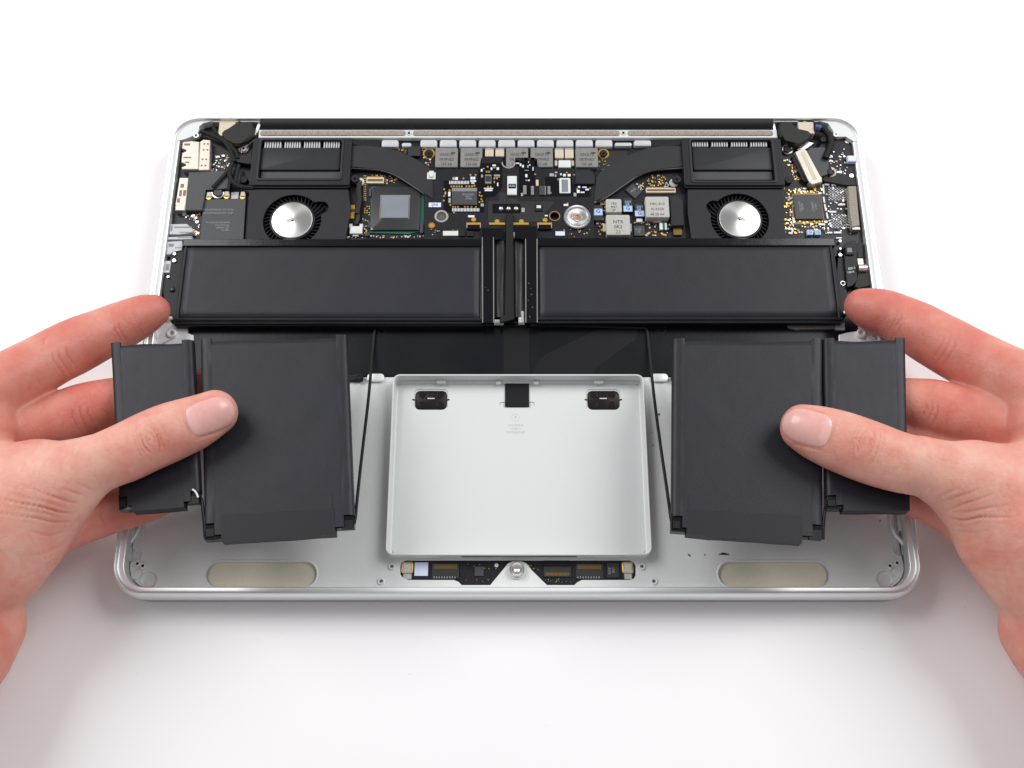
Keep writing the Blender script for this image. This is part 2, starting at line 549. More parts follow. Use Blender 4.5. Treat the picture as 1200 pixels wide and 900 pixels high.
pb('wall_tab', TP, M['alu'], (581, 446, 587.5, 450), 9.0, 7.0, .4, .8)
pb('wall_tab', TP, M['alu'], (625, 446, 631.5, 450), 9.0, 7.0, .4, .8)
for a, b_ in ((487, 514.5), (698, 725)):
    pb('wall_slot', TP, M['wht'], (a, 650.4, b_, 652.4), 11.2, 9.4, .05)
pb('wall_slot', TP, M['blk'], (541, 650.8, 676, 652.2), 11.3, 10.0, .05)

# trackpad controller board, seen through the long opening at the front edge
TC = empty('controller_board', (0, at(607, 670, 6.9).y, 6.6), LAP)
pp('board', TC, M['pcb'], [(466, 652), (748, 652), (748, 684), (680, 690), (536, 690), (466, 684)], 6.85, 6.62, .02)
for a, b_, s_ in ((470.2, 484, 1), (729, 742.5, -1)):
    c_ = MB().box((a, 658.2, b_, 672), 7.5, 6.85, 0, .2, .8)
    c_.box((a + 1.6, 659.2, b_ - 1.4, 671), 7.9, 6.9, 1, .3)
    c_.box((a + 1.8 if s_ > 0 else a + 2.4, 672, b_ - 1.6, 679), 7.3, 6.9, 1, .25)
    c_.build('ground_clip', TC, [M['gold'], M['tin']])
pb('sticker', TC, M['sticker'], (485.8, 659, 501.6, 674.8), 6.98, 6.85, .02)


def zif(r, pins_top=True):
    x0_, y0_, x1_, y1_ = r
    m_ = MB().box(r, 7.5, 6.85, 0, .1)
    h = y1_ - y0_
    a, b_ = (y0_ + h * .08, y0_ + h * .36) if pins_top else (y0_ + h * .62, y0_ + h * .9)
    k = 18
    for i in range(k):
        u = x0_ + (x1_ - x0_) * (.07 + .86 * i / k)
        m_.box((u, a, u + (x1_ - x0_) * .86 / k * .7, b_), 7.62, 7.4, 1)
    if pins_top:
        for i in range(k // 2):
            u = x0_ + (x1_ - x0_) * (.07 + .86 * i / (k / 2))
            m_.box((u, y0_ + h * .86, u + 1.0, y1_ - .2), 7.56, 7.4, 2)
    return m_.build('flex_connector', TC, [M['chipd'], M['amber'], M['ink']])


zif((506, 660, 538, 678))
zif((637, 662.5, 669.5, 676), False)
zif((674.5, 660.5, 707, 678))
pb('black_flap', TC, M['tape'], (637, 655, 668, 664), 7.7, 6.9, .1)
pb('chip', TC, M['chip'], (556, 664, 567, 675), 7.4, 6.85, .1)
MB().box((711, 659.5, 725.5, 677), 7.5, 6.85, 0, .1).ptext('N34', 714.5, 669, 7.5, 3, 1, 1.57).ptext('B2C', 719, 668, 7.5, 2.6, 1, 1.57).build('chip', TC, [M['chipd'], M['ink']])
pc('test_pad', TC, M['wht'], (581.8, 662.4), 2.4, 6.95, 6.85)
sm = MB()
rs = random.Random(3)
for i in range(70):
    x, y = rs.choice([(rs.uniform(545, 575), rs.uniform(659, 682)), (rs.uniform(578, 592), rs.uniform(665, 676)), (rs.uniform(618, 632), rs.uniform(660, 668)), (rs.uniform(638, 672), rs.uniform(678.5, 682.5))])
    s_ = rs.uniform(.3, .7)
    sm.box((x - s_, y - s_ * .7, x + s_, y + s_ * .7), 7.1, 6.8, rs.choice([0, 0, 1, 2]))
sm.build('surface_components', TC, [M['chipd'], M['gold'], M['ink']])['kind'] = 'stuff'
SCW = MB().lathe(at(605.8, 667, 10.2), [(2.9, 8.6), (2.9, 9.9), (2.6, 10.2), (2.0, 10.2), (1.3, 9.6), (.7, 9.2), (.01, 9.1)], 0, 28)
SCW.build('trackpad_screw', TP, M['hub'])
MB().ring((605.6, 668), 10.5, 7.0, 8.7, 7.0, 0, 32).build('screw_boss', TP, M['alu'])

# black film behind the keyboard
KF = empty('keyboard_backing', (0, 20, 8), LAP)
pp('film', KF, M['film'], [(202, 440.5), (224, 150), (990, 150), (1006, 372), (1004, 440.5)], 8.5, 6.7, .05)
pb('centre_tape', KF, M['film2'], (590, 384, 620.5, 440.5), 8.66, 8.5, .03)
pp('corner_tape', KF, M['film2'], [(623, 440), (629, 424), (640, 415), (700, 386), (748, 385), (745, 398), (720, 415), (698, 432), (694, 440)], 8.6, 8.5, .03)
for c in ((448, 387), (775.5, 386)):
    MB().ring(c, 5.2, 4.3, 8.62, 8.4, 0, 24).build('film_dimple', KF, M['mblk'])
for x, s_ in ((441, 1), (774, -1)):          # screw lugs at the film's lower edge
    pb('screw_lug', KF, M['lug'], (x - 11, 437.5, x + 9, 447), 9.2, 7.6, .4, 1.5)
for x, s_ in ((421, 1), (791, -1)):
    m_ = MB().cyl((x, 442), 4.6, 10, 8, 0, 18)
    m_.ring((x, 442), 3.2, 2.2, 10.3, 9.8, 0, 16).box((x - 14 if s_ > 0 else x + 3, 438.6, x - 3 if s_ > 0 else x + 14, 446), 9.4, 8, 0, .2)
    m_.build('black_screw', KF, M['blk'])
pp('edge_lead', KF, M['ind'], [(918, 376), (925, 384), (934, 386.5), (985, 384.5), (990, 386), (990, 377.5), (975, 378), (940, 379.5), (930, 376)], 9.6, 8.5, .3)
pb('edge_lead_end', KF, M['grey'], (979, 378, 990, 386), 9.9, 8.5, .15)

# ------------------------------------------------------------------ hinge bar and vent strip
ZB = 10.2
x0, y0, x1, y1 = wrect((306, 138.5, 905, 151.5), 13)
hb = []
for k in range(13):
    a = math.pi * (k / 12)
    hb.append(((y0 + y1) / 2 + (y1 - y0) / 2 * math.cos(a), 9.5 + 6.0 * math.sin(a) ** .7))
hb = [((y1), 5.5)] + hb + [(y0, 5.5)]
m_ = MB()
n = len(hb)
m_.add([(x, y, z) for x in (x0, x1) for y, z in hb], [(i, (i + 1), n + i + 1, n + i) for i in range(n - 1)] + [tuple(range(n - 1, -1, -1)), tuple(range(n, 2 * n))])
m_.build('hinge_cover', LAP, M['mblk'])
VS = empty('vent_strip', (0, at(600, 157, 12).y, 9), LAP)
pb('strip', VS, M['alu'], (303, 151.8, 911, 161.5), 12.6, 8.6, .25)
for a, b_ in ((305, 475), (484, 726), (736, 906)):
    pb('mesh_strip', VS, M['foam'], (a, 152.6, b_, 158.4), 13.1, 12.4, .3, 1.0)
for c in ((479.2, 155.6), (730.6, 155.4)):
    m_ = MB().ring(c, 2.9, 1.5, 13.0, 12.4, 0, 16)
    m_.cyl(c, 1.6, 12.7, 12.4, 1, 10).build('strip_screw', VS, [M['rim'], M['blk']])
pb('vent_channel', VS, M['blk'], (303, 161.6, 911, 174), 9.6, 8.6, .1)
tabs = [R(C2, 310, 236, 420, 284), R(C2, 440, 257, 502, 282)] + [R(C2, 558 + 124.6 * i, 235, 558 + 124.6 * i + 109, 284) for i in range(5)]
tabs += [R(C3, 90, 235, 199, 284), R(C3, 214, 235, 323, 284), R(C3, 338, 235, 448, 283), R(C3, 462, 235, 573, 283), R(C3, 588, 235, 698, 283), R(C3, 712, 258, 820, 278), R(C3, 834, 238, 946, 278)]
for r in tabs:
    pb('vent_tab', VS, M['white'], r, 12.2, 9.4, .9, 1.0)

# ------------------------------------------------------------------ hinges and corner plates
for s_, pts in ((1, C1((150, 250), (168, 238), (205, 236), (262, 208), (290, 190), (288, 150), (318, 128), (372, 124), (395, 112), (500, 112), (500, 90), (300, 86), (180, 135), (135, 205))),
                (-1, C4((570, 108), (830, 104), (850, 112), (905, 120), (932, 160), (938, 195), (965, 205), (1005, 196), (1050, 230), (1085, 230), (1060, 150), (990, 92), (870, 84), (580, 84)))):
    pp('corner_plate', UC, M['alu'], pts, 13.65, 8.5, .3)
for m, hinge, box_, well, pv in (
        (C1, [(428, 192), (445, 172), (470, 160), (500, 152), (545, 135), (560, 118), (628, 116), (642, 150), (640, 205), (600, 240), (560, 258), (530, 272), (500, 268), (455, 232), (432, 215)], (415, 124, 520, 214), [(290, 150), (318, 128), (400, 112), (690, 112), (690, 165), (640, 270), (520, 300), (300, 215)], (270, 210)),
        (C4, [(612, 132), (622, 114), (650, 110), (692, 112), (702, 150), (730, 156), (790, 160), (812, 185), (806, 206), (760, 240), (735, 252), (705, 246), (655, 212), (628, 200), (615, 175)], (728, 113, 820, 182), [(580, 110), (830, 106), (905, 120), (938, 165), (930, 200), (800, 300), (620, 260), (590, 160)], (950, 187))):
    hg = empty('hinge', (at(*m(pv)[0], 9).x, at(*m(pv)[0], 9).y, 9), LAP)
    pp('hinge_well', hg, M['blk'], m(*well), 9.6, 8.55, .1)
    pp('hinge_cap', hg, M['olive'], m(*hinge), 14.6, 9.6, .9)
    pb('hinge_block', hg, M['cap'], R(m, *box_), 14.2, 9.6, .3)
    pp('hinge_arm', hg, M['tin'], m(*[(x + (8 if m is C1 else 20), y + 30) for x, y in hinge[8:16]]), 11.6, 9.6, .3)
    c = m(pv)[0]
    MB().ring(c, 3.2, 1.5, 14.3, 13.4, 0, 14).build('corner_boss', UC, M['rim'])
pb('hinge_notch', UC, M['blk'], R(C1, 540, 118, 552, 150), 14.7, 13.5, .05)
pp('hinge_end', UC, M['rim'], C1((672, 118), (690, 128), (676, 170), (640, 215), (652, 170)), 12.5, 9, .2)
pp('hinge_end', UC, M['rim'], C4((570, 110), (590, 118), (598, 165), (608, 200), (585, 190)), 12.5, 9, .2)

# ------------------------------------------------------------------ main board
LB = empty('logic_board', (0, at(600, 220, ZB).y, 9.4), LAP)
ob = C1((160, 470), (185, 240), (300, 238), (300, 205), (440, 235), (640, 270), (650, 215)) + [(400, 163), (800, 163), (915, 165)] + C4((640, 260), (700, 270), (760, 300), (900, 430), (880, 480), (1075, 490), (1090, 740), (1102, 800), (1100, 860)) + [(1009, 300), (200, 300)] + C1((90, 900), (100, 740), (150, 690))
pp('board', LB, M['pcb'], ob, ZB, 9.4, .02)


def inductor(r, m='ind', lines=(), z=2.6, hp=3.0, rot=0.0, parent=None, rad=.7, mark=False):
    m_ = MB().box(r, ZB + z, ZB, 0, .35, rad)
    x0_, y0_, x1_, y1_ = r
    k = len(lines)
    for i, tx in enumerate(lines):
        m_.ptext(tx, (x0_ + x1_) / 2, y0_ + (y1_ - y0_) * (.36 + .25 * i), ZB + z, hp, 1, rot)
    if mark:
        m_.box((x1_ - 8, y0_ + 5.2, x1_ - 3, y0_ + 7), ZB + z + .04, ZB + z - .1, 1)
    return m_.build('inductor', parent or LB, [M[m], M['dink']])


for r in (R(D1, 200, 30, 465, 258), R(D1, 495, 30, 752, 258), R(D2, 30, 30, 290, 258), R(D2, 318, 30, 580, 256), R(D2, 845, 30, 1108, 258)):
    inductor(r, 'ind', ('GNZ10', '0R9NE2', '1H 6R'), 2.4, 3.5, mark=True)
for r in (R(D1, 785, 40, 885, 132), R(D1, 905, 40, 1008, 132), R(D2, 603, 40, 705, 150), R(D2, 720, 40, 822, 150)):
    m_ = MB().box(r, ZB + 1.6, ZB, 0, .2, .4)
    x0_, y0_, x1_, y1_ = r
    m_.box((x0_ + .2, y0_ - .6, x1_ - .2, y0_ + 1.8), ZB + 1.62, ZB, 1, .1).build('capacitor', LB, [M['cap'], M['tin']])
m_ = MB().box(R(D2, 645, 175, 790, 262), ZB + 1.8, ZB, 0, .3, .4)
m_.box(R(D2, 600, 180, 632, 240), ZB + 1, ZB, 1, .1).box(R(D2, 795, 180, 828, 240), ZB + 1, ZB, 1, .1).build('capacitor', LB, [M['ceram'], M['cap']])


def screw(c, rpx, z, parent=LB, head='blk', ring=None, name='screw', a0=0, a1=360):
    m_ = MB().cyl(c, rpx, z + 1.1, z, 0, 20, .25)
    m_.cyl(c, rpx * .36, z + 1.14, z + 1.0, 1, 6, .02)
    if ring:
        m_.ring(c, rpx * 1.6, rpx * 1.02, z + .25, z - .3, 2, 26, a0, a1)
    return m_.build(name, parent, [M[head], M['gloss'], M[ring or 'gold']])


screw(D1((125, 98))[0], 4.6, ZB + .3, ring='gold')
screw(D2((1172, 98))[0], 4.2, ZB + .3, ring='gold')
screw(C1((575, 295))[0], 3.6, ZB + .4, head='steel', ring='tin')
screw(C1((575, 492))[0], 4.4, ZB + .6)
screw(C1((410, 573))[0], 5.0, ZB + 1.2, head='chip', ring='tin', a0=180, a1=360)
screw(C4((665, 272))[0], 4.2, ZB + .8, ring='tin')
screw(C4((672, 452))[0], 4.6, ZB + .8)
screw(C4((918, 405))[0], 4.0, ZB + 1.8, ring='cap', a0=-100, a1=80)
screw(C4((876, 216))[0], 3.4, ZB + 1.6)
for c, d in ((C2((142, 486))[0], (172, 506)), (C3((1108, 490))[0], (1090, 512))):
    mm_ = C2 if c[0] < 600 else C3
    MB().cyl(mm_(d)[0], 5.2, ZB + .8, ZB, 0, 18).build('washer', LB, M['ceram'])
    screw(c, 5.2, ZB + 2.2)

# processor package
CPU = pp('processor', LB, M['green'], C2((240, 700), (243, 545), (252, 536), (585, 560), (585, 820), (480, 842), (238, 834)), ZB + .5, ZB, .1)
MB().box(R(C2, 246, 540, 556, 815), ZB + 1.5, ZB + .5, 0, .12, .3).box(R(C2, 308, 600, 484, 737), ZB + 2.15, ZB + 1.5, 1, .08).poly(C2((244, 800), (262, 812), (244, 814)), ZB + 1.55, ZB + 1.4, 2).box(R(C2, 300, 592, 492, 745), ZB + 1.56, ZB + 1.4, 3, .02).build('chip_package', LB, [M['chipd'], M['die'], M['gold'], M['ind']])
for r in (R(C2, 232, 548, 246, 600), R(C2, 228, 756, 244, 800), R(C2, 205, 828, 236, 852), R(C2, 560, 770, 580, 835)):
    pb('bead', LB, M['chip'], r, ZB + 1.2, ZB, .2, .6)


def boardconn(r, parent=LB):
    x0_, y0_, x1_, y1_ = r
    m_ = MB().box(r, ZB + 1.1, ZB, 0, .12, .3)
    m_.box((x0_ + 1.2, y0_ + (y1_ - y0_) * .3, x1_ - 1.2, y1_ - (y1_ - y0_) * .32), ZB + 1.16, ZB + .6, 1)
    k = int((x1_ - x0_) / 1.2)
    for i in range(k):
        u = x0_ + 1 + (x1_ - x0_ - 2) * i / k
        m_.box((u, y1_ - .2, u + .55, y1_ + 1.0), ZB + .2, ZB, 2)
        m_.box((u, y0_ - 1.0, u + .55, y0_ + .2), ZB + .2, ZB, 2)
    return m_.build('board_connector', parent, [M['cap'], M['brown'], M['gold']])


boardconn(R(C2, 215, 478, 327, 516))
boardconn(R(D3, 570, 200, 918, 255))
MB().tube([at(*q, ZB + 1.8) for q in C2((172, 505), (165, 560), (172, 620), (160, 690), (152, 715))], 1.15, 0, 10).build('fan_cable', LB, M['mblk'])
MB().tube([at(*q, ZB + 1.4) for q in C2((160, 700), (164, 740), (150, 780))], .9, 0, 8).build('fan_cable', LB, M['blk'])
MB().box(R(C2, 105, 655, 140, 742), ZB + .6, ZB, 0, .1, .4).cyl(C2((128, 690))[0], 2.4, ZB + .7, ZB + .4, 1, 12).build('ground_pad', LB, [M['gold'], M['brown']])
m_ = MB().box(R(C2, 108, 790, 188, 838), ZB + 1.6, ZB, 0, .25, .3)
m_.box(R(C2, 104, 775, 124, 800), ZB + 1.4, ZB, 0, .15).box(R(C2, 170, 775, 192, 800), ZB + 1.4, ZB, 0, .15).box(R(C2, 125, 836, 165, 856), ZB + .8, ZB, 1, .1)
m_.build('cable_socket', LB, [M['ceram'], M['steel']])

# parts right of the battery board
inductor(R(D3, 100, 330, 286, 486), 'ind2', ('1R5', '4N7', '2P'), 2.6, 3.0)
inductor(R(D3, 104, 515, 385, 752), 'ind2', ('NTR', '0R2', '22'), 3.2, 4.2, 0)
for r in (R(D3, 66, 620, 104, 712), R(D3, 384, 620, 402, 712), R(D3, 660, 560, 750, 602), R(D3, 150, 486, 240, 512)):
    pb('inductor_lead', LB, M['cap'], r, ZB + .9, ZB, .1)
inductor(R(D3, 565, 302, 842, 546), 'ind2', ('NEC-R10', '0C33G0', '48 20 A4'), 4.0, 3.0)
for r, s_ in ((R(D3, 305, 320, 412, 482), .56), (R(D3, 440, 385, 552, 542), .53), (R(D2, 1055, 700, 1162, 882), .25)):
    x0_, y0_, x1_, y1_ = r
    yb_ = y0_ + (y1_ - y0_) * s_
    m_ = MB().box(r, ZB + 1.9, ZB, 0, .12)
    m_.box((x0_ + .2, yb_, x1_ - .1, yb_ + (y1_ - y0_) * .42), ZB + 1.98, ZB + 1.5, 1, .03)
    m_.ptext('G', (x0_ + x1_) / 2, yb_ + 3.0, ZB + 2.0, 4.4, 2)
    if s_ > .3:
        m_.ptext('220T', (x0_ + x1_) / 2, yb_ - 4.4, ZB + 1.9, 2.5, 1).ptext('6J8', (x0_ + x1_) / 2 - .6, yb_ - 1.6, ZB + 1.9, 2.5, 1)
    m_.build('tantalum_capacitor', LB, [M['chipd'], M['blue'], M['chipd']])
pb('capacitor', LB, M['ceram'], R(D3, 458, 560, 530, 600), ZB + 1.1, ZB, .1)
MB().poly(D3((415, 145), (525, 240), (442, 325), (330, 225)), ZB + .9, ZB, 0, .08).ptext('7R02', *D3((420, 232))[0], ZB + .9, 2.4, 1, .75).build('chip', LB, [M['chip'], M['ink']])
pp('black_socket', LB, M['mblk'], D3((850, 300), (948, 292), (1002, 352), (1018, 640), (868, 645)), ZB + 3.2, ZB, .25)
pb('spring_contact', LB, M['amber'], R(D3, 892, 660, 992, 752), ZB + 1.2, ZB, .1)
MB().box(R(D3, 730, 610, 815, 690), ZB + 1.3, ZB, 0, .1).box(R(D3, 765, 608, 792, 692), ZB + 1.36, ZB + .4, 1, .05).build('capacitor', LB, [M['ceram'], M['green']])
MB().box(R(D3, 430, 645, 555, 762), ZB + .8, ZB, 0, .08).ptext('R105', *D3((480, 690))[0], ZB + .8, 2.4, 1).ptext('12E', *D3((480, 716))[0], ZB + .8, 2.4, 1).build('chip', LB, [M['chip'], M['ink']])
pb('chip', LB, M['chipd'], R(C2, 480, 280, 560, 342), ZB + 1.6, ZB, .15)
MB().box(R(D2, 850, 10, 1000, 20), ZB + .5, ZB, 0).build('marking_bar', LB, M['chipd'])
pp('board_label', LB, M['pcb2'], [(695, 178), (735, 176), (735, 184), (716, 200), (700, 200)], ZB + .1, ZB - .1, .02)

# wireless card and its antennas, left of the fan
WC = empty('wireless_card', (at(266, 260, 11).x, at(266, 260, 11).y, 11), LAP)
ink = M['ink']
m_ = MB().poly(C1((320, 620), (590, 612), (572, 900), (292, 900)), ZB + 1.5, ZB + .4, 0, .15)
for s_, x, y, h in (('6ZDGSM43602K1437 23-06', 415, 686, 2.5), ('4ZDGSM43602R1437 13-8P', 412, 707, 2.5), ('TLC7N6.6C92B1067N.', 412, 768, 2.5), ('Y1S-MT3 Nb.', 440, 785, 2.5), ('BRBNF UZ7', 443, 801, 2.5), ('OI.NPS', 457, 817, 2.5)):
    m_.ptext(s_, *C1((x, y))[0], ZB + 1.5, h * .8, 1, 0)
m_.build('card_shield', WC, [M['chip'], ink])
for c in ((352, 597), (466, 592), (568, 594)):
    p0 = C1(c)[0]
    m_ = MB().cyl((p0[0], p0[1] + 1.6), 3.2, ZB + 1.6, ZB + .5, 0, 14).poly(C1((c[0] - 10, c[1] - 25), (c[0] + 14, c[1] - 25), (c[0] + 18, c[1] + 5), (c[0] - 16, c[1] + 5)), ZB + 2.2, ZB + .6, 1, .2)
    m_.build('antenna_connector', WC, [M['gold'], M['cap']])
MB().box(R(D5, 908, 50, 995, 132), ZB + .8, ZB, 0, .05).build('component_cluster', WC, M['grey'])
pp('insulating_tape', LB, M['chip'], C1((224, 436), (480, 434), (480, 552), (330, 556), (312, 690), (200, 690)), ZB + 2.6, ZB, .25)
# metal ports on the left edge
m_ = MB().poly(C1((186, 252), (240, 245), (292, 250), (286, 428), (180, 428), (178, 412), (212, 408), (212, 392), (176, 384), (182, 320), (214, 316), (214, 300), (180, 296)), ZB + 4.0, ZB, 0, .3)
m_.box(R(C1, 196, 262, 232, 275), ZB + 4.05, ZB + 3.8, 1).box(R(C1, 190, 348, 240, 356), ZB + 4.05, ZB + 3.8, 1).box(R(C1, 200, 378, 228, 386), ZB + 4.05, ZB + 3.8, 1)
m_.build('port_shield', LB, [M['steel'], M['brown']])
m_ = MB().poly(C1((318, 236), (362, 240), (356, 432), (284, 434), (296, 250)), ZB + 3.4, ZB, 0, .25)
for c in ((324, 265), (347, 265), (320, 303), (344, 303), (312, 363), (336, 363), (307, 403), (331, 403)):
    m_.cyl(C1(c)[0], 1.15, ZB + 3.45, ZB + 3.2, 1, 10, .02)
m_.build('port_shield', LB, [M['steel'], M['brown']])
m_ = MB().poly(C1((165, 480), (222, 480), (200, 690), (136, 692), (140, 655), (150, 600)), ZB + 3.0, ZB, 0, .25)
for r in ((172, 520, 194, 545), (164, 560, 180, 600), (188, 560, 206, 598), (150, 612, 168, 640), (140, 655, 188, 662)):
    m_.box(R(C1, *r), ZB + 3.05, ZB + 2.6, 1)
m_.build('port_shield', LB, [M['steel'], M['brown']])
pb('port_plate', LB, M['steel'], R(C1, 140, 655, 198, 690), ZB + 3.2, ZB, .2)
# grey brackets at the left edge
m_ = MB().poly(D5((195, 425), (390, 420), (440, 465), (460, 480), (460, 530), (300, 545), (270, 545), (180, 545)), ZB + 2.4, ZB, 0, .25)
m_.box(R(D5, 240, 455, 450, 470), ZB + 2.44, ZB + 2, 1).box(R(D5, 305, 517, 460, 527), ZB + 2.44, ZB + 2, 1).box(R(D5, 200, 440, 222, 510), ZB + 2.44, ZB + 2, 1)
m_.build('edge_bracket', LB, [M['grey'], M['ind']])
m_ = MB().poly(D5((165, 575), (450, 565), (450, 605), (165, 608)), ZB + 2.2, ZB, 0, .25)
m_.box(R(D5, 285, 578, 450, 588), ZB + 2.24, ZB + 2, 1).build('edge_bracket', LB, [M['grey'], M['ind']])
m_ = MB().poly(D5((160, 630), (330, 620), (345, 660), (330, 735), (225, 745), (200, 780), (145, 780)), ZB + 2.2, ZB, 0, .25)
m_.box(R(D5, 175, 655, 235, 690), ZB + 2.24, ZB + 2, 1).box(R(D5, 250, 698, 335, 708), ZB + 2.24, ZB + 2, 1).build('edge_bracket', LB, [M['grey'], M['ind']])
m_ = MB().poly(C5((60, 210), (95, 210), (85, 275), (52, 275)), ZB + 2.0, ZB, 0, .2)
m_.box(R(C5, 66, 228, 84, 262), ZB + 2.04, ZB + 1.6, 1).build('edge_bracket', LB, [M['grey'], M['ind']])
pp('edge_plate', LB, M['blk'], C5((90, 165), (165, 150), (135, 540), (92, 540), (50, 380), (52, 300), (88, 275)), ZB + 1.6, 8.6, .15)
for c, r_ in (((112, 172), 2.0), ((110, 208), 2.4), ((78, 296), 1.6), ((90, 522), 2.6)):
    pc('solder_point', LB, M['tin'], C5(c)[0], r_, ZB + 2.3, ZB + 1.4, 14)
screw(C5((97, 362))[0], 3.2, ZB + 1.3)

# antenna and hinge cables
for m, pts, r_ in ((C1, [(300, 185), (345, 200), (410, 228), (455, 255), (488, 300), (505, 345), (520, 380)], 1.0), (C1, [(375, 150), (400, 190), (430, 225), (490, 270), (528, 320), (540, 360)], .9), (C1, [(470, 445), (430, 490), (378, 545)], .85), (C1, [(545, 400), (530, 470), (520, 510)], .8), (C1, [(485, 500), (478, 560)], .7),
                   (C4, [(838, 148), (880, 160), (915, 195), (922, 240), (905, 285), (885, 330)], 1.5), (C4, [(700, 130), (760, 105), (820, 115)], .5)):
    P_ = [at(*q, ZB + 3.2) for q in m(*pts)]
    MB().tube(P_, r_, 0, 10).build('cable', LB, M['rubber'])
MB().tube([at(*q, ZB + 4.2) for q in C4((826, 146), (846, 150), (858, 156))], 1.55, 0, 10).build('cable_sleeve', LB, mat('blue_sleeve', (.03, .06, .19), .4))
MB().tube([at(*q, ZB + 3.0) for q in C1((505, 385), (492, 410), (484, 440), (486, 475), (505, 510), (540, 535), (580, 545), (640, 546))], 1.1, 0, 10).build('gasket', LB, M['rubber'])
pp('bracket', LB, M['blk'], C1((490, 372), (500, 355), (622, 318), (632, 330), (632, 398), (560, 385)), ZB + 3.4, ZB + 1.6, .4)

# right-hand board
IO = empty('io_board', (at(975, 210, 11).x, at(975, 210, 11).y, 10.5), LAP)
m_ = MB().poly(C4((960, 215), (1003, 192), (1040, 205), (1060, 320), (1072, 482), (1010, 478), (880, 442), (860, 400), (840, 270), (900, 200)), ZB + 1.6, ZB + .3, 0, .1)
rs = random.Random(11)
for i in range(46):
    x, y = rs.uniform(900, 1015), rs.uniform(250, 420)
    s_ = rs.uniform(1.5, 5.5)
    m_.box(R(C4, x - s_, y - s_ * .8, x + s_, y + s_ * .8), ZB + 1.9, ZB + 1.5, rs.choice([1, 1, 1, 2]))
m_.build('board', IO, [M['blk'], M['tin'], M['cap']])
pc('test_pad', IO, M['wht'], C4((975, 407))[0], 2.0, ZB + 1.8, ZB + 1.5)
pc('test_pad', IO, M['tin'], C4((1015, 228))[0], 2.6, ZB + 1.9, ZB + 1.5)
pc('test_pad', IO, M['tin'], C4((1040, 428))[0], 2.6, ZB + 1.9, ZB + 1.5)
pb('white_tab', IO, M['sticker'], R(C4, 1018, 310, 1066, 345), ZB + 3.9, ZB + 1.6, .3)
pp('cable_flap', IO, M['chip'], C4((775, 285), (800, 265), (880, 260), (912, 285), (905, 420), (858, 436), (850, 430)), ZB + 2.6, ZB, .25)
pp('cable_flap', IO, M['blk'], C4((690, 312), (716, 300), (796, 462), (770, 466), (752, 450)), ZB + 2.2, ZB, .2)
m_ = MB().poly(C4((706, 292), (730, 278), (765, 268), (776, 285), (850, 430), (868, 440), (868, 466), (810, 482), (790, 468), (790, 455)), ZB + 3.4, ZB, 0, .3)
m_.poly(C4((742, 292), (760, 285), (838, 446), (818, 454)), ZB + 3.55, ZB + 3.2, 1, .1)
m_.build('display_connector', IO, [M['steel'], M['cap']])
pp('io_edge', IO, M['olive'], C4((870, 440), (1072, 470), (1072, 486), (1005, 484), (880, 462)), ZB + 1.9, ZB, .2)
MB().box(R(C4, 705, 540, 868, 683), ZB + 1.3, ZB, 0, .12).ptext('C8L-0192', *D4((275, 520))[0], ZB + 1.3, 2.3, 1, 1.62).ptext('B3700', *D4((305, 520))[0], ZB + 1.3, 2.3, 1, 1.62).ptext('L73042N', *D4((425, 520))[0], ZB + 1.3, 2.3, 1, 1.62).ptext('S1406', *D4((460, 520))[0], ZB + 1.3, 2.3, 1, 1.62).build('chip', LB, [M['chip'], M['ink']])
MB().poly(C4((690, 540), (720, 525), (860, 530), (880, 690), (850, 710), (710, 715), (690, 660)), ZB + .25, ZB, 0, .05).build('amber_underfill', LB, M['amber'])
pp('foam_block', LB, M['foam'], C4((1018, 490), (1066, 488), (1088, 722), (1042, 730), (1030, 640)), ZB + 3.2, ZB, .3)
pb('steel_clip', LB, M['steel'], R(C4, 1045, 730, 1090, 745), ZB + 2.6, ZB, .1)
for x in (797, 843):
    m_ = MB().box(R(C4, x - 17, 745, x + 17, 775), ZB + 1.6, ZB, 0, .1)
    m_.ptext('G', *C4((x, 760))[0], ZB + 1.6, 3.4, 1).build('tantalum_capacitor', LB, [M['blue'], M['chipd']])
pp('edge_connector', LB, M['tape'], D7((210, 20), (270, 10), (285, 40), (285, 230), (288, 310), (255, 350), (210, 365), (205, 240), (195, 200), (185, 60)), ZB + 2.2, 8.6, .2)
MB().box(R(D7, 200, 60, 258, 118), ZB + 3.1, ZB, 0, .2).box(R(D7, 212, 66, 248, 100), ZB + 3.15, ZB + 2.9, 1, .05).build('socket', LB, [M['blk'], M['ind']])
MB().ptext('820-3', *D7((245, 222))[0], ZB + 2.25, 2.4, 0, .18).ptext('158-A', *D7((238, 250))[0], ZB + 2.25, 2.2, 0, .18).build('connector_print', LB, M['wht'])
pp('edge_plate', LB, M['olive'], D7((290, 250), (385, 250), (395, 350), (300, 372), (262, 360), (290, 310)), ZB + 2.0, 8.6, .3)
pp('edge_plate', LB, M['blk'], D7((272, 40), (330, 20), (332, 140), (290, 150)), ZB + 2.0, 8.6, .3)
MB().tube([at(*q, ZB + 2.6) for q in D7((292, 222), (355, 222))], 1.7, 0, 12).build('metal_pin', LB, M['tin'])
pb('steel_clip', LB, M['steel'], R(D7, 290, 145, 335, 200), ZB + 2.0, 8.6, .2)
pp('edge_plate', LB, M['blk'], D7((145, 100), (190, 110), (200, 240), (205, 380), (210, 570), (160, 575), (130, 300)), ZB + 1.0, 8.6, .15)
MB().ring(D7((180, 333))[0], 3.0, 2.0, ZB + 1.2, ZB + .8, 0, 16).build('hole_rim', LB, M['tin'])
for c, r_ in (((160, 118), 2.2), ((195, 552), 2.2), ((160, 72), 1.4), ((158, 14), 1.8)):
    pc('solder_point', LB, M['tin'], D7(c)[0], r_, ZB + 1.8, ZB + .8, 14)
